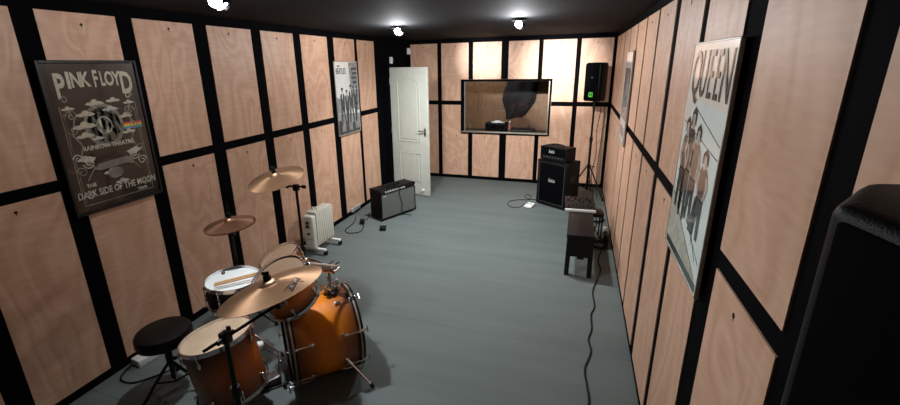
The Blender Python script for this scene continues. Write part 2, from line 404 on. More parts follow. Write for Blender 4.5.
# ---------------------------------------------------------------- window and the booth behind it
b = MB()
for x0, x1, z0, z1 in ((WX0-.03, WX0+.015, WZ0-.03, WZ1+.02), (WX1-.006, WX1+.012, WZ0-.03, WZ1+.02), (WX0-.03, WX1+.012, WZ1-.004, WZ1+.02), (WX0-.03, WX1+.012, WZ0-.03, WZ0)):
    b.box(x0, x1, L-.03, L+.14, z0, z1, None, .004, 1)
window = tag(b.build('window_1', 'black_wall'), 'wide booth window in a black frame on the back wall', None, None, 'structure')
b = MB()
b.box(WX0+.028, WX0+.042, L-.002, L+.05, WZ0, WZ1); b.box(WX1-.022, WX1-.006, L-.02, L+.05, WZ0, WZ1); b.box(WX0+.03, WX1, L+.02, L+.05, WZ1-.012, WZ1)
tag(b.build('window_frame', 'silver', window), 'thin silver inner frame')
tag(MB().box(WX0-.02, WX1+.01, L-.038, L+.06, WZ0-.008, WZ0+.012, None, .004).build('window_sill', 'silver', window), 'silver bottom rail')
MB().box(WX0+.015, WX1-.015, L+.018, L+.024, WZ0+.02, WZ1-.01).build('window_pane', 'glass', window)
BD = 1.25
by = L+.14+BD
tag(MB().box(-.2, W+.2, by, by+.08, 0, H).build('wall_booth_back', 'booth'), kind='structure')
tag(MB().box(-.28, -.2, L+.14, by+.08, 0, H).build('wall_booth_left', 'booth'), kind='structure')
tag(MB().box(W+.2, W+.28, L+.14, by+.08, 0, H).build('wall_booth_right', 'booth'), kind='structure')
tag(MB().box(-.28, W+.28, L+.14, by+.08, -.1, 0).build('floor_booth', 'floor'), kind='structure')
tag(MB().box(-.28, W+.28, L+.14, by+.08, H, H+.08).build('ceiling_booth', 'booth'), kind='structure')
t = thing('desk', 'dark desk just below the window inside the booth', 'desk', (1.8, L+.50, 0))
MB().box(-.95, .95, -.33, .3, .80, .84, None, .004).build('desk_top', 'bench', t)
for sx in (-.88, .88):
    for sy in (-.27, .24): MB().box(sx-.025, sx+.025, sy-.025, sy+.025, 0, .80).build('leg', 'bench', t)
t = thing('amplifier', 'black amplifier box on the desk behind the left half of the window glass', 'amplifier', (1.59, L+.46, .84))
MB().box(-.20, .20, -.12, .14, .006, .175, None, .01).build('body', 'tolex', t)
MB().box(-.18, .18, -.124, -.119, .03, .15).build('front_panel', 'grille_black', t)
for sx in (-.15, .15):
    for sy in (-.09, .11): MB().cyl((sx, sy, 0), (sx, sy, .008), .012).build('foot', 'rubber', t)
b = MB()
for k, (x, a) in enumerate(((0, .1), (.02, -.2), (-.03, .4))):
    b.box(-.10, .10, -.07, .07, k*.004, k*.004+.003, 'white', mtx=Matrix.Translation((x, 0, 0)) @ Matrix.Rotation(a, 4, 'Z'))
b.prism([(-.08, .012), (.04, .012), (.06, .03), (-.05, .04)], -.03, .03, 'white')
tag(b.build('paper_stack', 'white', None, (1.62, L+.44, 1.016)), 'crumpled white papers on the black amplifier box behind the window', 'paper')
t = thing('bottle', 'small red bottle on the desk behind the window, right of the black box', 'bottle', (1.845, L+.42, .84))
MB().lathe([(0, 0), (.028, 0), (.03, .01), (.03, .13), (.012, .165), (.012, .19), (0, .19)], n=20).build('body', 'red', t)
MB().lathe([(.0, .188), (.015, .188), (.015, .212), (0, .212)], n=16).build('cap', 'white', t)
t = thing('mixing_console', 'low black console on the desk at the right half of the window', 'mixer', (2.08, L+.45, .84))
MB().box(-.22, .22, -.16, .16, 0, .07, None, .01).build('body', 'black', t)
for k in range(8): MB().cyl((-.18+k*.05, -.05, .068), (-.18+k*.05, -.05, .085), .008, None, None, 10).build('knob', 'black_metal', t)
# hanging coat
t = thing('hanging_coat', 'dark coat hanging against the brown wall behind the window', 'coat', (1.93, by, 0))
b = MB(); n = 40; rows = 16
prev = None; fs = []
for i in range(rows+1):
    f = i/rows; z = 1.92 - f*.92
    w = (.26+.06*math.sin(min(1, f*1.8)*PI/2))*(1-.60*max(0, f-.60)/.40) ; dpt = .05+.07*math.sin(f*PI)
    sh = -.34*max(0, f-.55)-.02+.02*math.sin(9*f)
    ring = []
    for k in range(n):
        a = k*2*PI/n
        r = 1+.10*math.sin(7*a+2*f)+.05*math.sin(3*a+8*f)
        ring.append(b.bm.verts.new((sh+w*math.cos(a)*r, -.14+dpt*math.sin(a)*r, z+.02*math.sin(3*a)*f)))
    if prev:
        for k in range(n): fs.append(b.bm.faces.new((prev[k], prev[(k+1) % n], ring[(k+1) % n], ring[k])))
    else: top = b.bm.faces.new(ring)
    prev = ring
fs.append(b.bm.faces.new(prev[::-1]))
for f_ in fs: f_.smooth = True
b.build('coat_body', 'coat', t)
b = MB(); b.tube([(0, 0, 1.93), (0, -.06, 1.93), (0, -.12, 1.90), (0, -.14, 1.84)], .008); b.box(-.04, .04, -.008, 0, 1.88, 1.98); b.build('coat_hook', 'steel', t)
b = MB(); b.tube([(-.19, -.14, 1.80), (-.1, -.14, 1.86), (0, -.14, 1.875), (.1, -.14, 1.86), (.19, -.14, 1.80)], .012); b.build('hanger', 'orange_wood', t)
# chair in the booth, its wooden back shows under the coat
t = thing('wooden_chair', 'brown wooden chair back low under the dark coat behind the window', 'chair', (1.98, L+1.0, 0))
b = MB(); b.box(-.2, .2, -.2, .2, .43, .46, None, .008); b.build('seat', 'orange_wood', t)
b = MB()
b.prism([(-.2, .86), (.2, .86), (.18, 1.04), (.08, 1.07), (-.08, 1.07), (-.18, 1.04)], -.2, -.175)
b.build('backrest', 'orange_wood', t)
for sx in (-.18, .18):
    MB().box(sx-.018, sx+.018, -.2, -.165, 0, .9).build('leg', 'orange_wood', t)
    MB().box(sx-.018, sx+.018, .16, .195, 0, .44).build('leg', 'orange_wood', t)

# ---------------------------------------------------------------- door
ax, ay = .70, -.194
ang = math.atan2(ay, ax); lw_ = .736
door = thing('door_1', 'white moulded door standing open in front of the dark doorway', None, (.115, 6.29, 0), (0, 0, ang))
door['kind'] = 'structure'
dp = .04
b = MB(); b.box(0, lw_, 0, dp, .012, 2.062, None, .003, 1); b.build('door_leaf', 'door', door)
def moulding(x0, x1, z0, z1, arch):
    pts = [(x0, z0), (x1, z0), (x1, z1)]
    k = 10
    if arch:
        for i in range(1, k):
            f = i/k; pts.append((x1+(x0-x1)*f, z1+arch*math.sin(f*PI)**1.6))
    pts.append((x0, z1))
    b = MB(); b.tube([(x, -.002, z) for x, z in pts+[pts[0]]], .008, n=8, smooth_path=False)
    inner = []
    cx, cz = (x0+x1)/2, (z0+z1)/2
    for x, z in pts: inner.append((cx+(x-cx)*.80, cz+(z-cz)*.92))
    b.prism(inner, -.007, .002)
    b.build('door_panel', 'door', door)
moulding(.155, .58, .90, 1.84, .06)
moulding(.16, .59, .235, .70, 0)
b = MB(); b.box(.665, .698, -.008, 0, 1.0, 1.13, None, .003); b.build('handle_plate', 'steel', door)
b = MB(); b.tube([(.682, -.004, 1.09), (.682, -.045, 1.09), (.67, -.052, 1.09), (.58, -.05, 1.085)], .009); b.build('door_handle', 'steel', door)
b = MB(); b.cyl((.682, -.012, 1.035), (.682, -.006, 1.035), .009); b.build('keyhole', 'ink', door)
b = MB(); b.cyl((.62, -.035, .11), (.62, 0, .11), .022, .018); b.build('door_stop', 'white', door)
for z in (.25, 1.05, 1.85): MB().cyl((.0, -.004, z-.05), (.0, -.004, z+.05), .009).build('hinge', 'steel', door)
b = MB(); b.box(-.02, .105, DY0-.065, DY0, 0, DH+.05); b.box(-.02, .02, DY1, DY1+.05, 0, DH+.05); b.box(-.02, .02, DY0-.05, DY1+.05, DH, DH+.05)
tag(b.build('trim_1', 'black_wall'), 'black door surround', kind='structure')

# ---------------------------------------------------------------- wall sensors and switch boxes
def sensor(label, loc, rz):
    t = thing('motion_sensor', label, 'sensor', loc, (0, 0, rz))
    MB().box(-.03, .03, -.04, 0, -.055, .055, None, .008, 3).build('housing', 'white', t)
    b = MB(); b.lathe([(.001, .0), (.018, -.004), (.022, -.014)], n=16, mtx=Matrix.Translation((0, -.035, .0)) @ Matrix.Rotation(-PI/2, 4, 'X')); b.build('lens', 'alu', t)
sensor('small white sensor on the black wall just above the open door', (-S, 6.60, 2.175), PI/2)
sensor('small white sensor in the dark corner left of the back wall sheets', (.018, L+S, 2.335), 0)

# ---------------------------------------------------------------- posters
PW, PH = .60, .975
def poster_root(label, loc, rz, frame_mat, backing, fw=.02, fd=.022):
    t = thing('framed_poster', label, 'poster', loc, (0, 0, rz))
    b = MB()
    x = PW/2
    for x0, x1, z0, z1 in ((-x, -x+fw, 0, PH), (x-fw, x, 0, PH), (-x+fw, x-fw, 0, fw), (-x+fw, x-fw, PH-fw, PH)): b.box(x0, x1, -fd, 0, z0, z1, None, .002, 1)
    b.build('frame', frame_mat, t)
    return t
def arcpts(cx, cz, r0, r1, a0, a1, n=24, el=1.):
    A = [(cx+r1*math.cos(a0+(a1-a0)*k/n), cz+el*r1*math.sin(a0+(a1-a0)*k/n)) for k in range(n+1)]
    B = [(cx+r0*math.cos(a0+(a1-a0)*k/n), cz+el*r0*math.sin(a0+(a1-a0)*k/n)) for k in range(n, -1, -1)]
    return A+B
def ribbon(b, pts, w, y, m):
    """flat printed stroke"""
    for (x0, z0), (x1, z1) in zip(pts, pts[1:]):
        d = V((x1-x0, z1-z0)); 
        if d.length < 1e-6: continue
        d.normalize(); nx, nz = -d.y*w/2, d.x*w/2
        b.prism([(x0+nx, z0+nz), (x1+nx, z1+nz), (x1-nx, z1-nz), (x0-nx, z0-nz)], y, y+.0004, m)
def spiral(cx, cz, r, turns, s=1, a0=0, n=26):
    return [(cx+s*r*(1-k/n*.8)*math.cos(a0+turns*2*PI*k/n), cz+r*(1-k/n*.8)*math.sin(a0+turns*2*PI*k/n)) for k in range(n+1)]
def cloud(b, cx, cz, s, y, m):
    pts = [(-1, 0), (-.75, .28), (-.4, .3), (-.2, .62), (.15, .66), (.35, .38), (.65, .36), (1, .05), (.5, -.12), (.1, -.05), (-.45, -.18)]
    b.prism([(cx+s*p, cz+s*.8*q) for p, q in pts], y, y+.0004, m)

# dark ornate poster, left wall
t = poster_root('dark ornate concert poster with silver lettering in black frame, left wall above the drum stool', (.012, 1.902, 1.19), PI/2, 'black', None, .018)
b = MB()
b.box(-PW/2+.02, PW/2-.02, -.014, -.003, .02, PH-.02, 'label_dark')
y = -.0146; rd = random.Random(5)
# outer rule
for x in (-.235, .235): ribbon(b, [(x, .06), (x, .70)], .005, y, 'label_dim')
for x in (-.222, .222): ribbon(b, [(x, .08), (x, .66)], .003, y, 'label_dim')
ribbon(b, [(-.235, .06), (.235, .06)], .005, y, 'label_dim')
# generic oval medallion, clouds, scrolls
b.prism(arcpts(0, .56, .105, .125, 0, 2*PI, 40, 1.15), y, y+.0004, 'label_dim')
b.prism([(.10*math.cos(k*PI/15), .56+.118*math.sin(k*PI/15)) for k in range(30)], y, y+.0004, 'ink')
b.prism(arcpts(0, .56, .045, .05, 0, 2*PI, 30, 1.15), y-.0005, y, 'label_grey')
b.prism([(.02*math.cos(k*PI/8), .56+.03*math.sin(k*PI/8)) for k in range(16)], y-.0005, y, 'label_grey')
for k, m in enumerate('royb g'.replace(' ', '')):
    b.box(.10, .25, y, y+.0004, .515+.009*k, .524+.009*k, 'bar_'+{0: 'b', 1: 'g', 2: 'y', 3: 'o', 4: 'r'}[k])
for cx, cz, s in ((-.03, .70, .06), (.09, .71, .05), (-.10, .635, .06), (.06, .655, .055), (-.12, .56, .075), (-.13, .50, .06), (.15, .60, .05), (.15, .49, .05), (-.06, .475, .04), (-.02, .24, .06), (.03, .16, .05), (-.19, .68, .04), (.19, .69, .04)):
    cloud(b, cx, cz, s, y-.0008, rd.choice(('label_grey', 'label_grey', 'label_tan')))
for sgn in (-1, 1):
    for cx, cz, r, tn in ((.18, .64, .035, 1.4), (.19, .55, .03, -1.3), (.205, .37, .03, 1.3), (.15, .33, .035, -1.5), (.2, .28, .035, 1.3), (.19, .12, .03, 1.5), (.2, .74, .025, 1.2)):
        ribbon(b, spiral(sgn*cx, cz, r, tn, sgn), .007, y-.0004, rd.choice(('label_dim', 'label_grey')))
    ribbon(b, [(sgn*.2, .7), (sgn*.17, .62), (sgn*.2, .52), (sgn*.16, .45), (sgn*.19, .36), (sgn*.12, .30), (sgn*.18, .22)], .008, y-.0002, 'label_dim')
    b.prism([(sgn*.10, .36), (sgn*.17, .385), (sgn*.215, .36), (sgn*.18, .345), (sgn*.13, .33)], y-.0006, y-.0002, 'label_grey')
# banner
b.prism([(-.13, .285), (-.10, .315), (.10, .33), (.14, .31), (.13, .27), (.09, .285), (-.09, .27)], y-.0009, y-.0005, 'label_dim')
b.prism([(.05*math.cos(k*PI/12), .235+.038*math.sin(k*PI/12)) for k in range(24)], y-.0009, y-.0005, 'label_dim')
tag(b.build('print', 'label_dark', t), 'dark print crowded with grey scrollwork')
b = MB(); y = -.0165
xs = -.24
for ch, w, h, dz in zip('PINK FLOYD', (.075, .032, .052, .052, .016, .045, .040, .048, .046, .075), (1.6, 1.1, 1, 1, 1, 1.15, 1, 1, 1, 1.6), (-.03, 0, 0, 0, 0, 0, 0, 0, 0, -.03)):
    if ch != ' ': b.text(ch, .125, 'label_tan', xs+w/2, .845+dz+.01*math.cos((xs)*6), y, .0012, sx=w/.082 if ch != 'I' else 1, sz=h, bold=.004)
    xs += w
tag(b.build('title_lettering', 'label_tan', t), 'big silver tan title lettering')
for body, sz_, x_, z_, k_ in (('RAINBOW THEATRE', .036, 0, .425, 1.1), ('THE', .032, -.17, .185, 1), ('DARK SIDE OF THE MOON', .044, 0, .128, 1.45), ('TOUR', .026, .155, .078, 1)):
    b = MB(); b.text(body, sz_, 'label_grey', x_, z_, y, .001, sz=k_, bold=.0012); b.build('lettering_line', 'label_grey', t)

# black and white street photograph, left wall near the door
t = poster_root('black and white poster of four suited people walking, left wall near the door', (.012, 5.098, 1.185), PI/2, 'silver', None, .008, .016)
b = MB(); y = -.0145
b.box(-PW/2+.006, PW/2-.006, -.014, -.003, .006, PH-.006, 'paper_pale')
b.prism([(-.29, .30), (.29, .26), (.29, .01), (-.29, .01)], y, y+.0004, 'paper_grey')
b.prism([(.06, .96), (.29, .96), (.29, .30), (.10, .34)], y, y+.0004, 'paper_grey')
b.prism([(-.29, .52), (-.16, .48), (-.10, .30), (-.29, .30)], y, y+.0004, 'paper_grey')
for k in range(7): b.box(.13+.02*(k % 2), .27, y-.0003, y, .50+.06*k, .53+.06*k, 'paper_dark')
for k in range(6): b.prism([(-.28+.09*k, .20-.012*k), (-.22+.09*k, .21-.012*k), (-.20+.09*k, .05), (-.30+.09*k, .05)], y-.0003, y, 'label_dim' if k % 2 else 'paper_dark')
b.box(-.28, .28, y-.0004, y-.0001, .015, .05, 'paper_dark')
for cx, h, s in ((-.15, .50, 1), (-.035, .47, -1), (.075, .51, 1), (.20, .54, -1)):
    z0 = .13 + .02*(cx > 0)
    b.prism([(cx-.05, z0+h*.46), (cx-.055, z0+h*.80), (cx-.03, z0+h*.86), (cx+.03, z0+h*.86), (cx+.055, z0+h*.80), (cx+.05, z0+h*.44)], y-.0008, y-.0004, 'suit')
    b.prism([(cx-.045, z0+h*.48), (cx+.005, z0+h*.47), (cx-.02*s-.02, z0), (cx-.02*s-.05, z0)], y-.0008, y-.0004, 'suit')
    b.prism([(cx, z0+h*.48), (cx+.045, z0+h*.46), (cx+.03*s+.04, z0+.01), (cx+.03*s+.01, z0+.01)], y-.0008, y-.0004, 'suit')
    b.prism([(cx-.012, z0+h*.86), (cx+.012, z0+h*.86), (cx, z0+h*.66)], y-.0012, y-.0008, 'paper_pale')
    b.prism([(cx+.022*math.cos(k*PI/8), z0+h*.925+.03*math.sin(k*PI/8)) for k in range(16)], y-.0010, y-.0006, 'face')
    b.prism([(cx-.026, z0+h*.94), (cx-.024, z0+h*.99), (cx, z0+h*1.02), (cx+.024, z0+h*.99), (cx+.026, z0+h*.94), (cx, z0+h*.955)], y-.0014, y-.0010, 'suit')
tag(b.build('print', 'paper_pale', t), 'grey street photograph with four dark figures')
b = MB(); b.text('THE', .04, 'paper_dark', -.20, .91, -.0165, .001); b.text('BEATLES', .105, 'paper_dark', -.145, .845, -.0165, .001, sx=.62, sz=1.0)
b.build('title_lettering', 'paper_dark', t)

# pale poster on the right wall
t = poster_root('large pale poster with brown figures and big black lettering, right wall near the front', (W-.012, 1.978, 1.195), -PI/2, 'silver', None, .008, .016)
b = MB(); y = -.0145
b.box(-PW/2+.006, PW/2-.006, -.014, -.003, .006, PH-.006, 'q_paper')
b.prism([(-.292, .968), (-.292, .62), (-.20, .60), (-.19, .74), (.292, .72), (.292, .968)], y, y+.0004, 'q_glare')  # cream top and left strip: reflected wall glare painted onto the print
b.prism([(-.292, .30), (.29, .04), (.29, .012), (-.292, .012)], y, y+.0004, 'label_grey')
for pts in ([(-.28, .63), (.28, .55)], [(-.1, .70), (.28, .60)], [(-.27, .28), (.25, .06)], [(-.27, .34), (.27, .13)], [(0, .30), (.22, .12)], [(-.1, .33), (-.02, .22)], [(-.25, .40), (-.12, .31)], [(.1, .33), (.13, .16)]):
    ribbon(b, pts, .004, y-.0004, 'q_line')
b.box(-.28, .28, y-.0004, y, .016, .05, 'q_line')
# four standing figures, sepia
for cx, z0, h, bm_, lg in ((-.185, .22, .43, 'q_brown', 'q_line'), (-.105, .20, .50, 'q_line', 'q_line'), (.005, .22, .42, 'q_brown', 'q_line'), (.15, .20, .36, 'q_brown', 'q_line')):
    b.prism([(cx-.05, z0+h*.45), (cx-.06, z0+h*.74), (cx-.03, z0+h*.82), (cx+.03, z0+h*.82), (cx+.06, z0+h*.74), (cx+.05, z0+h*.45)], y-.001, y-.0005, bm_)
    b.prism([(cx-.048, z0+h*.46), (cx+.048, z0+h*.46), (cx+.05, z0), (cx+.02, z0), (cx, z0+h*.35), (cx-.02, z0), (cx-.05, z0)], y-.001, y-.0005, lg)
    for s in (-1, 1):
        b.prism([(cx+s*.055, z0+h*.76), (cx+s*.08, z0+h*.62), (cx+s*.05, z0+h*.46), (cx+s*.03, z0+h*.48), (cx+s*.05, z0+h*.60), (cx+s*.04, z0+h*.72)], y-.0014, y-.001, 'q_skin')
    b.prism([(cx+.026*math.cos(k*PI/8), z0+h*.89+.036*math.sin(k*PI/8)) for k in range(16)], y-.0014, y-.001, 'q_skin')
    b.prism([(cx-.035, z0+h*.84), (cx-.036, z0+h*.96), (cx, z0+h*1.02), (cx+.034, z0+h*.96), (cx+.036, z0+h*.85), (cx+.024, z0+h*.87), (cx+.016, z0+h*.95), (cx-.018, z0+h*.95), (cx-.024, z0+h*.86)], y-.0018, y-.0014, 'q_line')
b.prism([(.05, .20), (.09, .36), (.12, .36), (.10, .30), (.12, .2)], y-.0018, y-.0014, 'q_line')
b.build('print', 'q_paper', t)
b = MB()
xs = -.25
for ch, w in zip('QUEEN', (.13, .115, .095, .095, .12)):
    b.text(ch, .21, 'q_line', xs+w/2, .835, -.017, .001, sx=w/.16, sz=1.3); xs += w-.005
tag(b.build('title_lettering', 'q_line', t), 'tall thin black lettering')

# dim poster farther along the right wall
t = poster_root('dim grey poster with a pale border, right wall beyond the large pale poster', (W-.012, 5.02, 1.22), -PI/2, 'silver', None, .012, .016)
b = MB(); y = -.0145
b.box(-PW/2+.01, PW/2-.01, -.014, -.003, .01, PH-.01, 'paper_pale')
b.prism([(-.26, .80), (.26, .80), (.26, .26), (-.26, .26)], y, y+.0004, 'paper_dark')
b.prism([(-.26, .45), (-.1, .60), (.05, .42), (.2, .66), (.26, .5), (.26, .26), (-.26, .26)], y-.0004, y, 'paper_grey')
b.prism([(.06+.09*math.cos(k*PI/10), .62+.12*math.sin(k*PI/10)) for k in range(20)], y-.0008, y-.0004, 'paper_grey')
b.box(-.2, .2, y, y+.0004, .08, .18, 'paper_grey')
b.build('print', 'paper_pale', t)

# ---------------------------------------------------------------- ceiling spotlights
def spotlight(label, loc, heads):
    t = thing('ceiling_spotlight', label, 'spotlight', loc)
    MB().lathe([(0, 0), (.075, 0), (.075, -.018), (.06, -.026), (0, -.026)], n=32).build('base', 'black_metal', t)
    for d in heads:
        d = V(d).normalized()
        piv = V((d.x*.035, d.y*.035, -.05))
        b = MB(); b.cyl((d.x*.03, d.y*.03, -.02), piv, .008); 
        b.lathe([(0, -.05), (.022, -.05), (.03, -.03), (.036, .03), (.036, .04)], n=24, mtx=Matrix.Translation(piv) @ aim_rot(d).to_matrix().to_4x4())
        h = b.build('lamp_head', 'black_metal', t)
        b = MB(); b.lathe([(0, .040), (.022, .039), (.034, .034)], n=24, mtx=Matrix.Translation(piv) @ aim_rot(d).to_matrix().to_4x4())
        b.build('lens', 'lens', h)
    return t
def lamp(kind, loc, energy, aim=None, size=110, blend=.6, rad=.04):
    d = bpy.data.lights.new('lamp_light', kind); d.energy = energy; d.color = (.97, .985, 1.0); d.shadow_soft_size = rad
    if kind == 'SPOT': d.spot_size = math.radians(size); d.spot_blend = blend
    o = bpy.data.objects.new('lamp_light', d); COL.objects.link(o); o.location = loc
    if aim: o.rotation_euler = (V(aim)-V(loc)).to_track_quat('-Z', 'Y').to_euler()
    return o
A1 = V((1.02, 2.01, H)); A2 = V((1.01, 4.62, H)); A3 = V((2.40, 4.45, H))
cam_p = V((3.01, 0, 2.1))
for P_, lab in ((A1, 'bright ceiling spotlight nearest, above the drum kit'), (A2, 'ceiling spotlight near the open white door'), (A3, 'ceiling spotlight in front of the booth window')):
    dc = (cam_p-P_); dc.z = -1.2
    spotlight(lab, P_, [dc, (0.25, 1, -.35), (.6, .2, -1)])
for P_, aim, e, sz, ep in ((A1, (2.7, 2.0, .3), 95, 155, 10), (A2, (1.5, 5.6, 0), 100, 150, 26), (A3, (2.1, 5.4, 0), 90, 150, 30)):
    lamp('SPOT', P_+V((0, 0, -.13)), e, aim, sz, 1., .045)
    lamp('POINT', P_+V((0, 0, -.15)), ep, rad=.05)
lamp('SPOT', A3+V((.03, .12, -.10)), 620, (2.68, L, 1.98), 34, 1., .03)
lamp('SPOT', A2+V((.05, .12, -.10)), 420, (1.40, L, 2.2), 24, 1., .03)
lamp('SPOT', A3+V((.0, .12, -.10)), 110, (1.6, L, .9), 110, 1., .03)
lamp('POINT', (1.2, L+.75, 2.40), 20, rad=.06).name = 'booth_light'

exec_drums = True

# ---------------------------------------------------------------- drum kit
def mtx_of(o):
    return Matrix.LocRotScale(o.location, o.rotation_euler, None)
def world_build(b, name, m, parent, inv=None):
    """geometry given in room coordinates, stored in its thing's own frame"""
    b.bm.transform(inv if inv is not None else mtx_of(parent).inverted())
    return b.build(name, m, parent)

def make_drum(name, label, r, d, centre, rot, shell_m, top_m, bot_m, lugs, phase=0., hoop_m='chrome', rods=True, group=None, reso=True):
    t = thing(name, label, 'drum', centre, rot, group)
    h = d/2
    b = MB(); b.lathe([(r-.007, h), (r, h), (r, -h), (r-.007, -h)], shell_m, n=64); b.lathe([(r-.007, -h), (r-.007, h)], 'maple', n=64)
    b.build('shell', shell_m, t)
    for s, m_, nm in ((1, top_m, 'batter_head'), (-1, bot_m, 'resonant_head')):
        if s < 0 and not reso: continue
        MB().lathe([(0, s*(h+.003)), (r-.004, s*(h+.003)), (r+.002, s*(h+.001)), (r+.003, s*(h-.008))], n=64).build(nm, m_, t)
        b = MB()
        b.lathe([(r+.004, s*(h-.010)), (r+.010, s*(h-.010)), (r+.010, s*(h-.006)), (r+.0065, s*(h-.004)), (r+.0065, s*(h+.012)), (r+.010, s*(h+.013)), (r+.010, s*(h+.016)), (r+.003, s*(h+.016)), (r+.004, s*(h+.0))], n=64, closed=True)
        for k in range(lugs):
            a = phase+k*2*PI/lugs; c, s_ = math.cos(a), math.sin(a)
            b.box(r+.006, r+.021, -.009, .009, s*h-.008, s*h-.003, mtx=Matrix.Rotation(a, 4, 'Z'))
        b.build('hoop', hoop_m, t)
    for s in (1, -1):
        if s < 0 and not reso: continue
        for k in range(lugs):
            a = phase+k*2*PI/lugs
            R_ = Matrix.Rotation(a, 4, 'Z')
            zl = s*max(h-.055, .018)
            b = MB(); b.box(r-.001, r+.018, -.008, .008, zl-.018, zl+.018, None, .005, 2, R_)
            lg = b.build('lug', 'chrome', t)
            p = R_ @ V((r+.0145, 0, 0))
            b = MB(); b.cyl((p.x, p.y, zl), (p.x, p.y, s*(h+.012)), .0028, None, None, 8); b.cyl((p.x, p.y, s*(h-.004)), (p.x, p.y, s*(h+.010)), .0055, None, None, 8)
            b.build('tension_rod', 'chrome', lg)
    return t

def up_frame(n, spin=0.):
    return (aim_rot(n).to_matrix() @ Matrix.Rotation(spin, 3, 'Z')).to_euler()

# bass drum, its axis runs away from the drummer's seat
ba = .80
A_ = V((math.cos(ba), math.sin(ba), 0)); P_ = V((math.sin(ba), -math.cos(ba), 0))
BC = V((1.42, 2.10, .298)); BR = .278
brot = Matrix((P_, (0, 0, -1), A_)).transposed().to_euler()
bass = thing('bass_drum', 'big amber sunburst bass drum lying on its side at the front of the kit', 'drum', BC, brot)
h = .215
MB().lathe([(BR, -h), (BR, h), (BR-.008, h), (BR-.008, -h)], closed=True, n=80).build('shell', 'amber_bass', bass)
MB().lathe([(0, -h-.004), (BR-.004, -h-.004), (BR+.002, -h)], n=80).build('batter_head', 'skin_head', bass)
MB().lathe([(0, h+.004), (BR-.004, h+.004), (BR+.002, h)], n=80).build('resonant_head', 'ink', bass)
for s in (-1, 1):
    hp = MB().lathe([(BR+.002, s*(h-.018)), (BR+.013, s*(h-.018)), (BR+.013, s*(h+.022)), (BR+.002, s*(h+.022))], closed=True, n=80).build('hoop', 'dark_hoop', bass)
    MB().lathe([(BR+.0128, s*(h-.006)), (BR+.0142, s*(h-.006)), (BR+.0142, s*(h+.006)), (BR+.0128, s*(h+.006))], closed=True, n=80).build('inlay', 'silver', hp)
    for k in range(8):
        a = PI/8+k*PI/4
        R_ = Matrix.Rotation(a, 4, 'Z')
        b = MB(); b.box(BR-.002, BR+.020, -.011, .011, s*(h-.105)-.02, s*(h-.105)+.02, None, .006, 2, R_)
        lg = b.build('lug', 'chrome', bass)
        b = MB(); b.box(BR+.010, BR+.026, -.010, .010, s*h-.026, s*h+.027, None, .004, 2, R_)
        p = R_ @ V((BR+.021, 0, 0)); q = R_ @ V((BR+.021, .0, 0)); tq = R_ @ V((0, .022, 0))
        b.cyl((p.x, p.y, s*(h-.10)), (p.x, p.y, s*(h+.045)), .0035, None, None, 8)
        b.cyl((p.x-tq.x, p.y-tq.y, s*(h+.045)), (p.x+tq.x, p.y+tq.y, s*(h+.045)), .004, None, None, 8)
        b.build('claw', 'chrome', lg)
for s in (1, -1):
    b = MB()
    a0 = BC + A_*.11 + P_*s*.262 + V((0, 0, -.085)); f0 = BC + A_*.246 + P_*s*.357; f0.z = .014
    b.cyl(a0, f0, .009, .008, None, 14); b.cyl(a0-(f0-a0)*.10, a0+(f0-a0)*.14, .017, None, None, 14)
    sp = world_build(b, 'spur', 'chrome', bass)
    b = MB(); b.cyl(f0-(f0-a0)*.10, f0+(f0-a0).normalized()*.004, .012, .014, None, 14); world_build(b, 'rubber_foot', 'rubber', sp, mtx_of(bass).inverted())

# rack toms
nA = V((-.267, -.31, 1)).normalized(); tA = V((1.17, 2.065, .882)); cA = tA-nA*.098
make_drum('rack_tom', 'small rack tom with clear head, farther of the two beside the cymbal stand', .129, .165, cA, up_frame(nA, .3), 'amber_tom', 'clear_head', 'clear_head', 6)
nB = V((-.13, -.44, 1)).normalized(); bB = V((1.445, 1.845, .728)); cB = bB+nB*.105
make_drum('rack_tom', 'amber rack tom tucked under the largest cymbal, above the bass drum', .155, .19, cB, up_frame(nB, .45), 'amber_tom', 'clear_head', 'clear_head', 6)
# tom mount on the bass shell
mt = thing('tom_mount', 'chrome double tom mount standing on top of the bass drum', 'drum hardware', BC+A_*.10+V((0, 0, BR)))
top = BC+A_*.10+V((0, 0, BR))
b = MB(); b.box(top.x-.045, top.x+.045, top.y-.035, top.y+.035, top.z-.012, top.z+.03, None, .01, 2); world_build(b, 'base', 'black', mt)
b = MB(); b.cyl(top, top+V((0, 0, .20)), .012); b.cyl(top+V((0, 0, .03)), top+V((0, 0, .07)), .021); world_build(b, 'post', 'chrome', mt)
b = MB(); b.box(top.x-.05, top.x+.05, top.y-.02, top.y+.02, top.z+.17, top.z+.215, None, .008, 2)
for dx in (-.05, .05): b.cyl((top.x+dx, top.y-.03, top.z+.19), (top.x+dx, top.y+.045, top.z+.19), .014)
for dx in (-.02, .03): b.tube([(top.x+dx, top.y+.02, top.z+.2), (top.x+dx, top.y+.05, top.z+.21), (top.x+dx+.02, top.y+.06, top.z+.225)], .006)
world_build(b, 'clamp', 'chrome', mt)
for k, (dx, dy, dz) in enumerate(((-.055, -.01, .05), (.05, .02, .045), (-.01, -.05, .06), (.02, .05, .07), (-.03, .03, .10))):
    b = MB(); q = top+V((dx, dy, dz)); b.cyl(top+V((dx*.3, dy*.3, dz)), q, .007); b.cyl(q-V((0, 0, .02)), q+V((0, 0, .022)), .011); b.box(q.x-.02, q.x+.02, q.y-.005, q.y+.005, q.z-.006, q.z+.010, None, .003)
    world_build(b, 'wing_screw', 'chrome', mt)
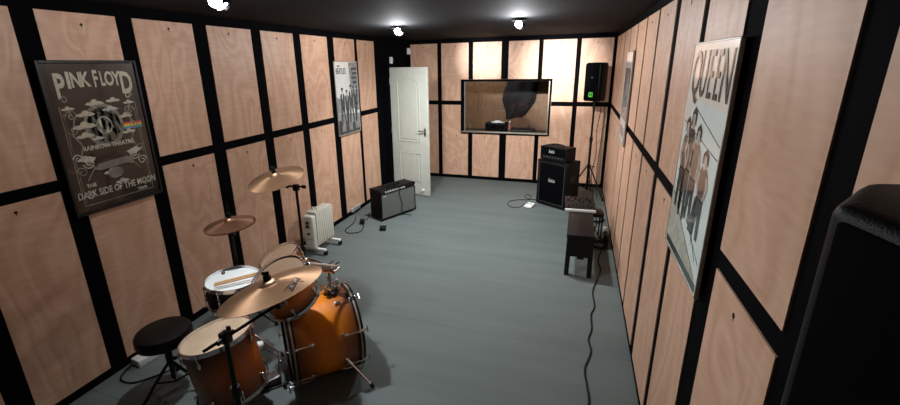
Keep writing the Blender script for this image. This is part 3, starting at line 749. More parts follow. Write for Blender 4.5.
for c_, n_, r_, dx in ((cA, nA, .129, -.05), (cB, nB, .155, .05)):
    s_ = top+V((dx, 0, .19)); d_ = (s_-c_); d_ = (d_-n_*d_.dot(n_)).normalized(); e_ = c_+d_*(r_+.008)
    b = MB(); b.tube([s_, s_+V((0, 0, .03)), (s_+e_)/2+V((0, 0, .03)), e_+d_*.03, e_], .009)
    world_build(b, 'arm', 'chrome', mt)
    b = MB(); b.cyl(e_+d_*.006, e_+d_*.030, .024, .018); b.cyl(e_+d_*.018-n_*.03, e_+d_*.018+n_*.04, .008); world_build(b, 'bracket', 'chrome', mt)

# floor tom
nF = V((-.17, -.015, 1)).normalized(); tF = V((1.083, 1.561, .588)); cF = tF-nF*.195
ft = make_drum('floor_tom', 'deep amber brown floor tom beside the drum stool', .193, .36, cF, up_frame(nF, .2), 'amber_floor', 'floor_head', 'floor_head', 8)
for k in range(3):
    a = .9+k*2*PI/3; Rm = up_frame(nF).to_matrix()
    rad = Rm @ V((math.cos(a), math.sin(a), 0))
    p0 = cF+rad*.215+nF*.06; p1 = cF+rad*.215-nF*.16; tt = p1.z/(nF.z); p2 = V((p1.x+rad.x*.03, p1.y+rad.y*.03, .012))
    b = MB(); b.tube([p0, p1, p1*.6+p2*.4+rad*.004, p2], .0055, smooth_path=False); lg = world_build(b, 'leg', 'chrome', ft)
    b = MB(); b.cyl((p2.x, p2.y, 0), (p2.x, p2.y, .03), .012, .009); world_build(b, 'rubber_foot', 'rubber', lg, mtx_of(ft).inverted())
    b = MB(); b.cyl(cF+rad*.192, cF+rad*.222, .016); world_build(b, 'leg_bracket', 'chrome', ft)

# snare and its stand
nS = V((.03, .004, 1)).normalized(); tS = V((.825, 1.985, .694)); cS = tS-nS*.085
sn = make_drum('snare_drum', 'black snare drum with a white head between the stool and rack toms', .174, .138, cS, up_frame(nS, .1), 'black', 'skin_head', 'clear_head', 8)
b = MB(); b.prism([(.024*math.cos(k*PI/12), .013*math.sin(k*PI/12)) for k in range(24)], -.0004, .0004, 'ink')
b.prism([(-.014, -.002), (-.004, .006), (.002, -.003), (.012, .004), (.012, .001), (.002, -.006), (-.004, .003), (-.014, -.005)], -.0012, -.0004, 'white')
b.bm.transform(Matrix.Translation((.072, .118, .0745)) @ Matrix.Rotation(.5, 4, 'Z') @ Matrix.Rotation(-PI/2, 4, 'X'))
tag(b.build('logo', 'ink', sn), 'small dark oval mark on the head')
st = thing('snare_stand', 'chrome tripod stand holding up the snare drum', 'drum stand', (cS.x, cS.y, 0))
zb = cS.z-.086
b = MB(); b.cyl((0, 0, .10), (0, 0, zb-.06), .012); b.cyl((0, 0, .28), (0, 0, .34), .02); b.build('post', 'chrome', st)
for k in range(3):
    a = .5+k*2*PI/3; c, s = math.cos(a), math.sin(a)
    b = MB(); b.tube([(0, 0, zb-.07), (c*.1, s*.1, zb-.045), (c*.185, s*.185, zb-.012), (c*.197, s*.197, zb+.02)], .008); b.build('basket_arm', 'chrome', st)
    b = MB(); b.tube([(0, 0, .30), (c*.12, s*.12, .17), (c*.25, s*.25, .012)], .008); lg = b.build('leg', 'chrome', st)
    MB().cyl((c*.25, s*.25, 0), (c*.25, s*.25, .028), .013).build('rubber_foot', 'rubber', lg)
def drumstick(label, p, q):
    p, q = V(p), V(q); d = (q-p).normalized(); q = p+d*.40
    t = thing('drumstick', label, 'drumstick', p, up_frame(d), 'pair of drumsticks on the snare')
    MB().lathe([(0, 0), (.005, .001), (.0072, .006), (.0072, .30), (.0045, .375), (.0035, .380)], n=16).build('shaft', 'stick', t)
    MB().lathe([(.003, .379), (.0048, .386), (.0046, .394), (.002, .400), (0, .4)], n=16).build('tip', 'stick', t)
zt = tS.z+.0195
drumstick('wooden drumstick lying across the snare head, upper of the two', (.800, 1.848, zt), (.966, 2.045, zt+.004))
drumstick('wooden drumstick lying across the snare head, lower of the two', (.815, 1.828, zt), (.995, 2.035, zt+.004))

# cymbals
def cymbal(name, label, r, c, n, m='cym', bell=.2, flip=False, rise=.03, group=None):
    t = MB()
    s = -1 if flip else 1
    prof = [(.006, rise+.022), (r*bell*.5, rise+.019), (r*bell*.85, rise+.008), (r*bell, rise), (r*.5, rise*.72), (r*.8, rise*.28), (r, 0)]
    prof = [(a, s*z) for a, z in prof]
    t.lathe(prof+[(a, z-.0016) for a, z in prof[::-1]], closed=True, n=96)
    o = t.build(name, m, None, c, up_frame(n), 25)
    return tag(o, label, 'cymbal', group)
nC = V((-.074, -.245, 1)).normalized(); cC = V((.981, 2.366, 1.321))
cymbal('crash_cymbal', 'bronze crash cymbal tilted on a boom, highest, against the left wall', .203, cC, nC)
nR = V((-.305, .003, 1)).normalized(); cR = V((1.659, 1.44, 1.055))
ride = cymbal('ride_cymbal', 'largest bronze cymbal with black script, over the drums in front', .254, cR, nR)
b = MB(); b.text('PST', .042, 'ink', .02, 0, 0, .004, shear=.35, sx=2., bold=.001); b.text('5', .026, 'ink', .01, .034, 0, .004, shear=.35)
b.prism([(-.06, -.024), (.10, -.021), (.10, -.018), (-.06, -.021)], -.002, .002, 'ink')
b.bm.transform(Matrix.Rotation(.32, 4, 'Z') @ Matrix.Translation((.035, .150, .0165)) @ Matrix.Rotation(-.17, 4, 'X') @ Matrix.Rotation(-PI/2, 4, 'X'))
tag(b.build('logo', 'ink', ride), 'black script lettering on the cymbal')
nH = V((-.048, -.057, 1)).normalized(); cH = V((.65, 2.199, .992))
cymbal('hi_hat_cymbal', 'upper cymbal of the dark bronze hi-hat pair in front of the left wall', .178, cH, nH, 'cym_dark')
cymbal('hi_hat_cymbal', 'lower cymbal of the dark bronze hi-hat pair, nearly hidden beneath the upper', .178, cH-nH*.006, nH, 'cym_dark', flip=True)

def tripod(t, h0, spread, r, m, a0=0., foot=True):
    for k in range(3):
        a = a0+k*2*PI/3; c, s = math.cos(a), math.sin(a)
        b = MB(); b.tube([(0, 0, h0), (c*spread*.5, s*spread*.5, h0*.5+.012), (c*spread, s*spread, .014)], r, smooth_path=False)
        b.tube([(c*spread*.5, s*spread*.5, h0*.5+.012), (0, 0, h0*.28)], r*.7, smooth_path=False)
        lg = b.build('leg', m, t)
        MB().cyl((c*spread, s*spread, 0), (c*spread, s*spread, .03), .016, .011).build('rubber_foot', 'rubber', lg)
# crash stand
st = thing('cymbal_stand', 'black cymbal stand with a cross bar head in front of the white heater', 'cymbal stand', (1.06, 2.472, 0))
b = MB(); b.cyl((0, 0, .08), (0, 0, .72), .0135); b.cyl((0, 0, .70), (0, 0, 1.22), .0105); b.cyl((0, 0, .69), (0, 0, .74), .02); b.build('post', 'black_metal', st)
b = MB(); b.box(-.022, .022, -.018, .018, 1.205, 1.255, None, .006); b.cyl((-.075, -.015, 1.238), (.07, .01, 1.238), .007); b.box(-.082, -.055, -.02, -.008, 1.222, 1.252, None, .004); b.box(.05, .082, 0, .014, 1.226, 1.252, None, .004)
b.build('tilter', 'black_metal', st)
e = cC-V((1.06, 2.472, 0))
b = MB(); b.tube([(0, 0, 1.235), e-nC*.04, e+nC*.095], .0055, smooth_path=False); b.build('boom_arm', 'black_metal', st)
b = MB(); b.cyl(e+nC*.053, e+nC*.078, .018, .015); b.cyl(e-nC*.012, e+nC*.026, .016); b.box(-.02, .02, -.006, .006, -.006, .012, mtx=Matrix.Translation(e+nC*.085)); b.build('wing_nut', 'black', st)
tripod(st, .38, .28, .009, 'black_metal', .4)
# ride stand
pv = V((1.475, 1.292, .84))
st = thing('cymbal_stand', 'black boom stand rising in front of the floor tom, carrying the largest cymbal', 'cymbal stand', (pv.x, pv.y, 0))
b = MB(); b.cyl((0, 0, .08), (0, 0, .52), .016); b.cyl((0, 0, .5), (0, 0, pv.z), .0125); b.cyl((0, 0, .49), (0, 0, .55), .024); b.build('post', 'black_metal', st)
b = MB(); b.box(-.025, .025, -.022, .022, pv.z-.03, pv.z+.03, None, .007); b.cyl((0, -.05, pv.z), (0, .05, pv.z), .013); b.box(-.03, -.01, .035, .05, pv.z-.012, pv.z+.03, None, .003); b.build('tilter', 'black_metal', st)
e = cR-V((pv.x, pv.y, 0)); q = e-nR*.085
dd = (q-V((0, 0, pv.z))).normalized()
b = MB(); b.tube([V((0, 0, pv.z))-dd*.12, q], .0085, smooth_path=False); b.tube([q, e+nR*.092], .0055, smooth_path=False); b.cyl(q-nR*.02, q+nR*.02, .016); b.build('boom_arm', 'black_metal', st)
b = MB(); b.cyl(e+nR*.053, e+nR*.078, .021, .016); b.cyl(e-nR*.012, e+nR*.026, .018); b.box(-.017, .017, -.006, .006, -.006, .010, mtx=Matrix.Translation(e+nR*.086) @ Matrix.Rotation(.6, 4, 'Z')); b.build('wing_nut', 'black', st)
tripod(st, .42, .30, .011, 'black_metal', -1.9)
# hi-hat stand
st = thing('hi_hat_stand', 'slim hi-hat stand behind the snare drum', 'cymbal stand', (.65, 2.199, 0))
b = MB(); b.cyl((0, 0, .06), (0, 0, .62), .0125); b.cyl((0, 0, .60), (0, 0, .912), .0095); b.cyl((0, 0, .59), (0, 0, .64), .018); b.build('post', 'black_metal', st)
b = MB(); b.cyl((0, 0, .90), (0, 0, 1.16), .0035); b.build('pull_rod', 'black_metal', st)
b = MB(); b.cyl((0, 0, .908), (0, 0, .933), .028, .018); b.build('cymbal_seat', 'black', st)
b = MB(); b.cyl((0, 0, 1.045), (0, 0, 1.085), .013); b.cyl((-.0, 0, 1.065), (.035, 0, 1.07), .005); b.build('clutch', 'black_metal', st)
tripod(st, .33, .24, .008, 'black_metal', 1.2)
b = MB(); b.box(-.035, .035, -.28, -.03, .015, .028, None, .005, mtx=Matrix.Rotation(.5, 4, 'Z') @ Matrix.Rotation(-.0, 4, 'X')); b.build('foot_board', 'steel', st)

# kick pedal
pd = thing('kick_pedal', 'steel kick pedal clamped to the rear hoop of the bass drum', 'drum pedal', BC-A_*.50-V((0, 0, BC.z)), (0, 0, ba))
b = MB(); b.box(-.06, .245, -.05, .05, .004, .014, None, .004); b.build('base_plate', 'black_metal', pd)
b = MB(); b.box(-.05, .20, -.038, .038, -.005, .005, None, .004, mtx=Matrix.Translation((0, 0, .036)) @ Matrix.Rotation(-.22, 4, 'Y')); b.build('foot_board', 'steel', pd)
b = MB()
for sy in (-.05, .05): b.box(.20, .225, sy-.008, sy+.008, .01, .21, None, .004)
b.cyl((.212, -.062, .20), (.212, .062, .20), .008); b.build('yoke', 'chrome', pd)
b = MB(); b.cyl((.212, 0, .20), (.10, 0, .33), .004); bt = b.build('beater_rod', 'chrome', pd)
b = MB(); b.lathe([(0, -.03), (.02, -.028), (.026, -.015), (.026, .02), (.018, .03), (0, .03)], n=20, mtx=Matrix.Translation((.095, 0, .335)) @ Matrix.Rotation(PI/2, 4, 'Y')); b.build('beater', 'white', bt)
b = MB(); b.tube([(.212, .0, .20), (.20, 0, .14), (.185, 0, .085)], .004); b.build('chain', 'steel', pd)

# stool
st = thing('drum_stool', 'round black padded drum stool by the left wall', 'stool', (.57, 1.605, 0))
b = MB(); b.lathe([(0, .395), (.155, .395), (.163, .405), (.166, .43), (.165, .455), (.155, .472), (.12, .480), (0, .482)], n=56); se = b.build('seat', 'leather', st)
b = MB(); b.lathe([(.1665, .402), (.1685, .405), (.1665, .408)], n=56); b.build('piping', 'leather', se)
b = MB(); b.cyl((0, 0, .10), (0, 0, .395), .014); b.cyl((0, 0, .30), (0, 0, .24), .022); b.box(-.06, .06, -.06, .06, .385, .396, None, .004); b.build('post', 'black_metal', st)
b = MB(); b.cyl((.018, 0, .27), (.06, 0, .275), .006); b.box(.055, .075, -.018, .018, .267, .283, None, .004); b.build('clamp_knob', 'black', st)
tripod(st, .24, .22, .010, 'black_metal', .3)

# ---------------------------------------------------------------- heater
hr = thing('oil_heater', 'white oil-filled radiator heater standing by the left wall', 'heater', (.222, 3.66, 0), (0, 0, -.03))
# local +Y runs away along the fins
hx = .066
b = MB(); b.box(-hx, hx, 0, .075, .075, .478, None, .022, 3); bx = b.build('control_box', 'heater', hr)
b = MB(); b.box(-.035, .035, -.003, .003, .33, .43, None, .004); b.build('control_panel', 'alu', bx)
b = MB()
for z in (.40, .355): b.cyl((0, -.016, z), (0, -.002, z), .016, None, None, 18)
b.build('dial', 'black', bx)
b = MB(); b.box(-.02, .02, -.004, .002, .25, .275, None, .003); b.build('switch', 'ink', bx)
b = MB(); b.box(-.05, .05, -.002, .002, .20, .203); b.build('seam', 'ink', bx)
for k in range(9):
    y0 = .085+k*.036
    b = MB(); b.box(-hx, hx, y0, y0+.010, .085, .505, None, .004, 1); b.box(-hx+.02, hx-.02, y0-.012, y0+.022, .10, .125, None, .008, 2); b.box(-hx+.02, hx-.02, y0-.012, y0+.022, .455, .48, None, .008, 2)
    b.box(-hx-.004, -hx+.012, y0-.011, y0+.021, .10, .495, None, .007, 2); b.box(hx-.012, hx+.004, y0-.011, y0+.021, .10, .495, None, .007, 2)
    b.box(-hx+.004, hx-.004, y0-.011, y0+.021, .488, .508, None, .007, 2)
    b.build('fin', 'heater', hr)
for yy in (.06, .36):
    b = MB(); b.box(-.17, .17, yy-.02, yy+.02, .045, .075, None, .008); f = b.build('foot', 'white', hr)
    for sx in (-.165, .165):
        b = MB(); b.cyl((sx-.014, yy, .026), (sx+.014, yy, .026), .026, None, None, 20); b.build('caster', 'rubber', f)
b = MB(); b.tube([(-.03, .15, .51), (-.03, .15, .535), (.03, .15, .535), (.03, .15, .51)], .008, smooth_path=False); b.build('handle', 'heater', hr)

# ---------------------------------------------------------------- combo amp
am = thing('combo_amplifier', 'black guitar combo amplifier with grey grille by the open door', 'amplifier', (.700, 5.143, 0), (0, 0, math.radians(64.9)))
w2, dep, hh = .328, .245, .447
b = MB()
b.prism([(-.0, 0), (0, 0)], 0, 0) if False else None
b.box(-w2, w2, .012, dep, .02, hh, 'tolex', .012, 3)
b.box(-w2, -w2+.022, 0, .02, .02, hh-.06, 'tolex', .005); b.box(w2-.022, w2, 0, .02, .02, hh-.06, 'tolex', .005); b.box(-w2, w2, 0, .02, .02, .042, 'tolex', .005)
b.build('cabinet', 'tolex', am)
MB().box(-w2+.022, w2-.022, .002, .014, .042, hh-.068).build('grille_cloth', 'grille_grey', am)
b = MB(); b.box(-w2+.012, w2-.012, -.0, .012, -.030, .026, None, .003, mtx=Matrix.Translation((0, .006, hh-.034)) @ Matrix.Rotation(-.25, 4, 'X')); cp = b.build('control_panel', 'black_metal', am)
for k in range(9):
    b = MB(); b.cyl((-.23+k*.042, -.012, hh-.036), (-.23+k*.042, .008, hh-.034), .011, .012, None, 16); b.build('knob', 'alu', cp)
b = MB(); b.text('Deluxe', .03, 'alu', -.24, hh-.095, .0015, .001, shear=.3) if False else None
b = MB(); b.tube([(-.285, .001, hh-.10), (-.27, .001, hh-.085), (-.262, .001, hh-.10), (-.25, .001, hh-.09), (-.235, .001, hh-.10), (-.22, .001, hh-.092)], .003); b.build('badge', 'alu', am)
b = MB(); b.tube([(-.11, .12, hh+.004), (-.085, .12, hh+.028), (.085, .12, hh+.028), (.11, .12, hh+.004)], .011)
for sx in (-.11, .11): b.box(sx-.022, sx+.022, .105, .135, hh-.002, hh+.008, None, .003)
b.build('handle', 'rubber', am)
for sx in (-1, 1):
    for z0 in (.02, hh-.035):
        for y0 in (-.002, dep-.033): MB().box(sx*w2-.020*(sx > 0)-.015*(sx < 0)*0-.002, sx*w2+.020*(sx < 0)+.002, y0, y0+.035, z0-.002, z0+.037, None, .006).build('corner', 'black_metal', am)
    for y0 in (.04, dep-.04): MB().cyl((sx*(w2-.05), y0, 0), (sx*(w2-.05), y0, .022), .018).build('foot', 'rubber', am)
Ma = mtx_of(am)
def la(x, y, z): return Ma @ V((x, y, z))
b = MB(); b.tube([la(-.02, .10, hh+.016), la(.0, .03, hh+.014), la(.015, -.014, hh-.03), la(.005, -.012, .33), la(.03, -.014, .25), la(.055, -.012, .17), la(.03, -.014, .10), la(.06, -.012, .06), la(.075, -.02, .012), la(.12, -.08, .006), la(.10, -.13, .006)], .0045)
tag(b.build('guitar_cable', 'rubber'), 'black cable hanging down the grey grille of the combo amplifier', 'cable')
t = thing('effects_pedal', 'small black effects pedal on the floor at the near corner of the combo amplifier', 'pedal', (.695, 4.60, 0), (0, 0, .35))
MB().box(-.04, .04, -.06, .06, .004, .045, None, .006).build('body', 'black', t)
MB().cyl((0, -.03, .044), (0, -.03, .058), .012).build('foot_switch', 'chrome', t)
for sx in (-.02, .02): MB().cyl((sx, .035, .044), (sx, .035, .056), .008).build('knob', 'alu', t)
b = MB(); b.tube([(.12, 4.90, .006), (.199, 4.70, .005), (.215, 4.46, .005), (.292, 4.36, .005), (.39, 4.381, .005), (.438, 4.46, .005), (.40, 4.605, .006), (.35, 4.68, .02), (.33, 4.70, .03)], .006)
b.tube([(.30, 4.76, .03), (.31, 4.88, .006), (.264, 5.03, .006), (.22, 5.12, .006)], .005)
tag(b.build('power_cable', 'rubber'), 'black power cable looping on the floor between heater and combo amplifier', 'cable')
t = thing('power_adapter', 'black power adapter on the looping cable beside the combo amplifier', 'adapter', (.318, 4.725, 0), (0, 0, .5))
MB().box(-.032, .032, -.05, .05, .0, .06, None, .008).build('body', 'black', t)
MB().box(-.02, .02, .048, .06, .015, .04).build('strain_relief', 'rubber', t)
t = thing('wall_socket', 'pale wall socket strip low on the left wall behind the combo amplifier', 'socket', (.004, 5.08, .075), (0, 0, PI/2))
MB().box(-.12, .12, -.035, 0, -.03, .03, None, .006).build('body', 'alu', t)

# ---------------------------------------------------------------- by the drum stool
t = thing('power_adapter', 'white plug box on the floor against the left wall behind the drum stool', 'adapter', (.085, 1.76, 0), (0, 0, -.1))
MB().box(-.05, .05, -.08, .08, 0, .055, None, .008).build('body', 'white', t)
MB().box(-.045, .045, .03, .034, .01, .056).build('seam', 'alu', t)
b = MB(); b.tube([(.07, 1.67, .03), (.06, 1.62, .01), (.09, 1.565, .006), (.143, 1.54, .006), (.231, 1.555, .006), (.303, 1.632, .006), (.36, 1.72, .006), (.42, 1.85, .006), (.50, 2.0, .006)], .006)
tag(b.build('power_cable', 'rubber'), 'black cable curving on the floor under the drum stool', 'cable')

# ---------------------------------------------------------------- guitar stack
yaw = math.radians(-32.7)
cb = thing('speaker_cabinet', 'tall black guitar speaker cabinet in front of the back wall', 'speaker', (2.733, 6.128, 0), (0, 0, yaw))
w2, dep, hh = .252, .34, .705
b = MB(); b.box(-w2, w2, .02, dep, .02, hh, None, .012, 3)
for x0, x1, z0, z1 in ((-w2, -w2+.03, .02, hh), (w2-.03, w2, .02, hh), (-w2, w2, .02, .05), (-w2, w2, hh-.03, hh)): b.box(x0, x1, 0, .03, z0, z1, None, .006)
b.build('cabinet', 'tolex', cb)
MB().box(-w2+.028, w2-.028, .008, .022, .048, hh-.028).build('grille_cloth', 'grille_black', cb)
b = MB()
for x0, x1, z0, z1 in ((-w2+.034, -w2+.040, .055, hh-.035), (w2-.040, w2-.034, .055, hh-.035), (-w2+.034, w2-.034, .055, .061), (-w2+.034, w2-.034, hh-.041, hh-.035)): b.box(x0, x1, .003, .010, z0, z1)
tag(b.build('piping', 'steel', cb), 'thin silver piping')
def script_badge(parent, x, z, s, y):
    b = MB()
    b.box(x-s, x+s, y, y+.003, z-.36*s, z-.26*s)
    for k, hgt in enumerate((.75, .45, .5, .6, .45, .5)):
        px = x-.82*s+k*.32*s
        b.prism([(px, z-.2*s), (px+.12*s, z-.2*s), (px+.20*s, z-.2*s+hgt*s), (px+.06*s, z-.2*s+hgt*s)], y, y+.003)
        if k % 2 == 0: b.box(px+.04*s, px+.24*s, y, y+.003, z-.02*s, z+.08*s)
    tag(b.build('badge', 'alu', parent), 'small white script badge')
script_badge(cb, .0, .41, .058, .004)
for sx in (-1, 1):
    for z0 in (.018, hh-.04): MB().box(min(sx*w2+sx*.003, sx*w2-sx*.04), max(sx*w2+sx*.003, sx*w2-sx*.04), -.003, .04, z0, z0+.042, None, .008).build('corner', 'black_metal', cb)
    for y0 in (.06, dep-.06): MB().cyl((sx*(w2-.06), y0, 0), (sx*(w2-.06), y0, .022), .02).build('foot', 'rubber', cb)
    MB().box(min(sx*w2, sx*(w2+.004)), max(sx*w2, sx*(w2+.004)), .11, .23, .40, .50, None, .001, 1).build('side_handle', 'black', cb)
hd = thing('guitar_amplifier', 'small black amplifier head on top of the tall speaker cabinet', 'amplifier', (2.735, 6.135, hh+.002), (0, 0, yaw))
w2, d2, h2 = .222, .24, .205
b = MB(); b.box(-w2, w2, .012, d2, .012, h2, None, .012, 3)
for x0, x1, z0, z1 in ((-w2, -w2+.02, .012, h2), (w2-.02, w2, .012, h2), (-w2, w2, .012, .03), (-w2, w2, h2-.02, h2)): b.box(x0, x1, 0, .02, z0, z1, None, .005)
b.build('cabinet', 'tolex', hd)
MB().box(-w2+.02, w2-.02, .004, .014, .075, h2-.02).build('grille_cloth', 'grille_black', hd)
cp = MB().box(-w2+.02, w2-.02, .002, .014, .03, .075).build('control_panel', 'black_metal', hd)
for k in range(7): MB().cyl((-.15+k*.05, -.010, .052), (-.15+k*.05, .004, .052), .011, None, None, 14).build('knob', 'steel', cp)
script_badge(hd, -.03, .135, .05, .001)
b = MB(); b.tube([(-.10, .12, h2), (-.08, .12, h2+.024), (.08, .12, h2+.024), (.10, .12, h2)], .010); b.build('handle', 'rubber', hd)
for sx in (-1, 1):
    for y0 in (.04, d2-.04): MB().cyl((sx*(w2-.04), y0, 0), (sx*(w2-.04), y0, .014), .014).build('foot', 'rubber', hd)
fs = thing('foot_switch', 'pale foot switch box on the floor beside the tall speaker cabinet', 'pedal', (2.445, 6.045, 0), (0, 0, -.35))
b = MB(); b.prism([(-.07, .006), (.07, .006), (.07, .05), (-.07, .028)], -.055, .055); b.bm.transform(Matrix.Rotation(PI/2, 4, 'Z')); b.build('body', 'white', fs)
for sx in (-.025, .025): MB().cyl((sx, 0, .035), (sx, 0, .056), .011).build('switch_button', 'chrome', fs)
MB().box(-.056, .056, -.072, .072, 0, .008).build('base', 'rubber', fs)
b = MB(); b.tube([(2.52, 6.12, .03), (2.50, 6.18, .008), (2.42, 6.20, .005), (2.36, 6.13, .005), (2.29, 5.97, .005), (2.18, 5.965, .005), (2.115, 6.08, .005), (2.127, 6.225, .005), (2.252, 6.338, .005), (2.40, 6.38, .005), (2.42, 6.46, .005), (2.41, 6.60, .005), (2.34, 6.63, .005), (2.325, 6.50, .005), (2.40, 6.41, .008), (2.50, 6.42, .005), (2.62, 6.50, .005)], .005)
tag(b.build('foot_switch_cable', 'rubber'), 'thin black cable looping on the floor left of the tall speaker cabinet', 'cable')

# ---------------------------------------------------------------- bench and mixer
bn = thing('bench', 'narrow dark wooden bench near the right wall carrying the mixer', 'bench', (3.145, 4.55, 0))
x2, ya, yb, zt = .130, -.53, .52, .452
MB().box(-x2, x2, ya, yb, zt-.028, zt, None, .005).build('bench_top', 'bench', bn)
for y0 in (ya+.012, yb-.030): 
    b = MB(); b.prism([(-x2+.012, zt-.03), (x2-.012, zt-.03), (x2-.012, .215), (.045, .215), (.045, .19), (-.02, .19), (-.02, .215), (-x2+.012, .215)], y0, y0+.018); b.build('apron', 'bench', bn)
for sx in (-1, 1):
    MB().box(min(sx*(x2-.012), sx*(x2-.03)), max(sx*(x2-.012), sx*(x2-.03)), ya+.03, yb-.03, .30, zt-.028).build('side_rail', 'bench', bn)
    for y0, y1 in ((ya+.008, ya+.058), (yb-.058, yb-.008)):
        b = MB(); xo, xi = sx*(x2-.004), sx*(x2-.052)
        b.prism([(xo, zt-.03), (xi, zt-.03), (sx*(x2-.048)+sx*.006, 0), (xo+sx*.006, 0)], y0, y1); b.build('leg', 'bench', bn)
mx = thing('audio_mixer', 'small silver-fronted audio mixer on the far end of the dark bench', 'mixer', (3.128, 4.895, zt), (0, 0, .06))
b = MB(); b.prism([(-.17, 0), (.17, 0), (.17, .072), (-.17, .034)], -.158, .158); b.bm.transform(Matrix.Rotation(PI/2, 4, 'Z')); b.build('body', 'black', mx)
b = MB(); b.box(-.166, .166, -.178, -.166, -.0, .034, None, .004); b.build('front_lip', 'white', mx)
tl = math.atan2(.038, .34)
Mx = Matrix.Translation((0, -.17, .036)) @ Matrix.Rotation(tl, 4, 'X')
b = MB(); b.box(-.165, .165, .0, .335, 0, .004, mtx=Mx); b.build('top_panel', 'black', mx)
for i in range(7):
    for j in range(4):
        p0 = Mx @ V((-.125+i*.041, .135+j*.05, .002)); p1 = Mx @ V((-.125+i*.041, .135+j*.05, .020))
        MB().cyl(p0, p1, .009, .0075, ('steel', 'black', 'black', 'black')[j] if (i+j) % 3 else 'steel', 12).build('knob', 'steel', mx)
for i in range(7):
    p = Mx @ V((-.125+i*.041, .055, .004))
    MB().box(p.x-.006, p.x+.006, p.y-.011, p.y+.011, p.z-.004, p.z+.012, None, .002).build('fader', 'black', mx)
rx = thing('equipment_box', 'small black box on a low stand between the mixer and the right wall', 'box', (3.34, 5.14, 0), (0, 0, .1))
MB().box(-.07, .07, -.10, .10, .30, .345, None, .006).build('body', 'black', rx)
for sx in (-.055, .055):
    for sy in (-.085, .085): MB().box(sx-.008, sx+.008, sy-.008, sy+.008, 0, .302).build('leg', 'black_metal', rx)
# cable clutter by the right wall
t = thing('power_strip', 'black power strip with a white plug on the floor by the right wall', 'power strip', (3.462, 5.12, 0), (0, 0, 1.53))
MB().box(-.16, .16, -.03, .03, 0, .045, None, .006).build('body', 'black', t)
p_ = MB().box(.09, .15, -.03, .03, .045, .105, None, .008).build('white_plug', 'white', t)
for k in range(3): MB().box(-.12+k*.065, -.08+k*.065, -.02, .02, .045, .085, None, .006).build('plug', 'black', t)
rd = random.Random(3)
def tangle(label, pts, r=.006):
    b = MB(); b.tube(pts, r); tag(b.build('cable', 'rubber'), label, 'cable')
def coil(label, c, r, turns, rr=.006):
    pts = []
    for k in range(turns*8+1):
        a = k*PI/4
        q = r*(1+.22*math.sin(1.7*k)); pts.append((c[0]+q*math.cos(a), c[1]+q*1.2*math.sin(a), .008+.007*(k/8)))
    b = MB(); b.tube(pts, rr, steps=3); tag(b.build('cable_coil', 'rubber'), label, 'cable')
tangle('black cable dropping from the mixer to the power strip by the right wall', [(3.20, 5.06, zt+.05), (3.27, 5.12, zt+.04), (3.30, 5.14, .36), (3.31, 5.03, .2), (3.40, 4.96, .05), (3.44, 4.99, .06), (3.455, 5.02, .085)])
tangle('black cable hanging in a bow right of the bench', [(3.24, 4.98, zt+.04), (3.29, 4.95, .43), (3.33, 4.86, .30), (3.31, 4.78, .18), (3.37, 4.74, .05), (3.44, 4.84, .012), (3.46, 4.945, .02)])
coil('black cable coil on the floor right of the bench', (3.38, 4.86), .085, 4)
coil('black cable coil on the floor between the tall cabinet and the speaker stand', (3.24, 6.42), .09, 4, .008)
coil('black cable coil at the right wall foot behind the mixer', (3.36, 5.75), .10, 4, .008)
tangle('long thin black cable running along the floor towards the camera from the bench', [(3.40, 4.72, .008), (3.36, 4.45, .006), (3.375, 4.24, .006), (3.33, 4.0, .006), (3.285, 3.75, .006), (3.295, 3.5, .006), (3.262, 3.36, .006), (3.262, 3.15, .006), (3.235, 3.0, .006), (3.25, 2.85, .006), (3.205, 2.65, .006), (3.215, 2.5, .006), (3.226, 2.33, .006), (3.19, 2.0, .006), (3.24, 1.6, .006), (3.1, 1.2, .006)], .0065)

# ---------------------------------------------------------------- PA speakers
def pa_speaker(label, loc, rz, w, d, h, back, badge, grip=True, body='tolex_green', foot=None, bev=None):
    t = thing('pa_speaker', label, 'speaker', loc, (0, 0, rz))
    bv = bev or .03*w/.24
    foot = foot or ((-w/2, 0), (w/2, 0), (back/2, d), (-back/2, d))
    b = MB(); tb = bmesh.new()
    lo = [tb.verts.new((x, y, 0)) for x, y in foot]
    hi = [tb.verts.new((v.co.x, v.co.y, h)) for v in lo]
    tb.faces.new(lo[::-1]); tb.faces.new(hi)
    nf = len(foot)
    for k in range(nf): tb.faces.new((lo[k], lo[(k+1) % nf], hi[(k+1) % nf], hi[k]))
    bmesh.ops.bevel(tb, geom=tb.edges[:], offset=bv, segments=3, affect='EDGES', profile=.5)
    b._merge(tb, None, True); b.build('cabinet', body, t)
    g = MB().box(-w/2+bv, w/2-bv, -.006, .006, bv*.9, h-bv*.9, None, .004).build('grille', 'grille_black', t)
    if badge:
        s = badge
        b = MB(); b.box(-s, s, -.009, -.005, h*.12, h*.12+2*s, 'green')
        zc = h*.12+s
        for sg in (-1, 1): b.prism([(sg*.75*s, zc+.7*s), (sg*.45*s, zc+.7*s), (0, zc+.05*s), (sg*.45*s, zc-.7*s), (sg*.75*s, zc-.7*s), (sg*.55*s, zc)], -.011, -.008, 'ink')
        tag(b.build('badge', 'green', t), 'green square badge with black mark')
        b = MB(); b.cyl((0, -.008, h*.62), (0, -.004, h*.62), .012); b.build('tweeter_dot', 'steel', t)
    if grip:
        b = MB(); b.tube([(-w*.2, d*.6, h-.004), (-w*.17, d*.6, h+.018), (w*.17, d*.6, h+.018), (w*.2, d*.6, h-.004)], .01); b.build('handle', 'rubber', t)
    b = MB(); b.cyl((0, d*.5, -.012), (0, d*.5, .01), .03); b.build('pole_socket', 'black', t)
    return t
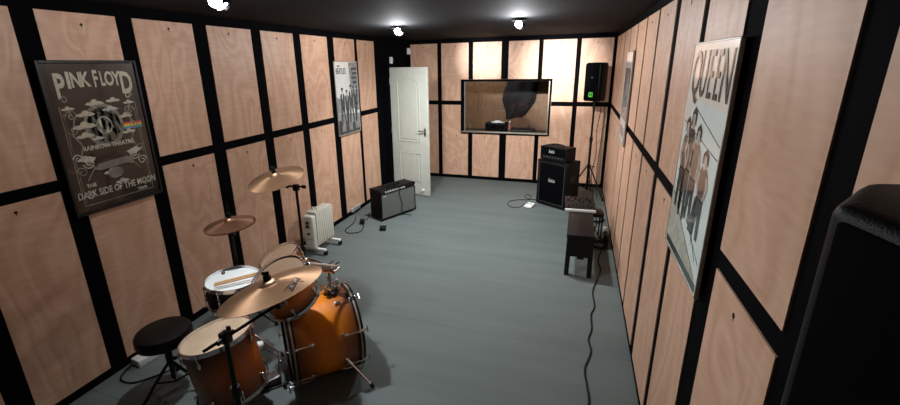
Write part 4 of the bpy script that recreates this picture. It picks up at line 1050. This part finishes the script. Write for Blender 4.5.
def pole_stand(label, loc, top, hub, spread, a0):
    t = thing('speaker_stand', label, 'speaker stand', loc)
    b = MB(); b.cyl((0, 0, .10), (0, 0, top*.62), .019); b.cyl((0, 0, top*.60), (0, 0, top), .0155); b.cyl((0, 0, top*.59), (0, 0, top*.64), .026); b.build('pole', 'black_metal', t)
    b = MB(); b.cyl((0, 0, hub-.03), (0, 0, hub+.03), .032); b.cyl((.03, 0, hub), (.075, 0, hub), .007); b.box(.065, .085, -.018, .018, hub-.01, hub+.01, None, .004); b.build('collar', 'black', t)
    for k in range(3):
        a = a0+k*2*PI/3; c, s = math.cos(a), math.sin(a)
        b = MB(); b.tube([(c*.03, s*.03, hub), (c*spread, s*spread, .016)], .011, smooth_path=False)
        b.tube([(c*.02, s*.02, .12), (c*spread*.55, s*spread*.55, hub*.45+.008)], .008, smooth_path=False)
        lg = b.build('leg', 'black_metal', t)
        b = MB(); b.cyl((c*spread, s*spread, 0), (c*spread, s*spread, .034), .018, .014); b.build('rubber_foot', 'rubber', lg)
    return t
zs = 1.515
r_ = math.radians(-35)
px, py = 3.262, 6.86
pole_stand('black tripod pole stand in the far right corner under the small speaker', (px, py, 0), zs-.012, .49, .325, -.75)
ctr = V((px, py, zs)); fo = Matrix.Rotation(r_, 3, 'Z') @ V((0, -.115, 0))
pa_speaker('small black speaker with a green badge on a pole in the far right corner', ctr+fo, r_, .285, .24, .565, .22, .034, False)
tangle('black cable hanging down from the small far speaker beside its pole', [(px+.06, py+.06, zs+.02), (px+.10, py+.05, zs-.15), (px+.07, py+.03, 1.05), (px+.09, py+.0, .7), (px+.05, py-.02, .35), (px+.10, py-.10, .05), (px+.06, py-.25, .008), (3.2, 6.38, .01)], .005)
tangle('second black cable hanging beside the far speaker pole, nearer the right wall', [(px+.13, py+.05, zs+.02), (px+.16, py+.07, zs-.2), (px+.15, py+.06, .9), (px+.13, py+.04, .45), (px+.16, py-.06, .02), (px+.12, py-.5, .008), (3.36, 5.95, .01)], .005)
# near speaker at the right edge
t = pa_speaker('large black speaker cabinet in the near right corner against the right wall', (3.317, .364, 1.285), math.radians(-78), .36, .16, .665, .34, 0, False,
               foot=((-.18, 0), (.18, 0), (.22, .05), (.18, .10), (-.22, .235), (-.27, .235), (-.27, .098)), bev=.018)
pole_stand('black tripod stand carrying the large near right speaker', (3.395, .381, 0), 1.275, .5, .105, -.5)

# ---------------------------------------------------------------- world, camera, view
w = bpy.data.worlds.new('world'); sc.world = w; w.use_nodes = True
w.node_tree.nodes['Background'].inputs[0].default_value = (0.02, .025, .03, 1); w.node_tree.nodes['Background'].inputs[1].default_value = .3
cd = bpy.data.cameras.new('camera'); co = bpy.data.objects.new('camera', cd); COL.objects.link(co); sc.camera = co
yaw, pitch, roll, f_, ppx, ppy = .3363, -.2877, -.0193, 412.45, -17.60, -16.19
f0 = V((-math.sin(yaw), math.cos(yaw), 0)); r0 = V((math.cos(yaw), math.sin(yaw), 0)); u0 = V((0, 0, 1))
F_ = f0*math.cos(pitch)+u0*math.sin(pitch); U_ = u0*math.cos(pitch)-f0*math.sin(pitch)
R2 = r0*math.cos(roll)+U_*math.sin(roll); U2 = U_*math.cos(roll)-r0*math.sin(roll)
co.matrix_world = Matrix.Translation((3.0105, 0, 2.0997)) @ Matrix((R2, U2, -F_)).transposed().to_4x4()
cd.sensor_fit = 'HORIZONTAL'; cd.sensor_width = 36; cd.lens = f_*36/900
cd.shift_x = -ppx/900; cd.shift_y = ppy/900
cd.clip_start = .01
vs = sc.view_settings; sc.display_settings.display_device = 'sRGB'
vs.view_transform = 'Standard'; vs.look = 'None'; vs.gamma = 1; vs.use_curve_mapping = False; vs.exposure = .5
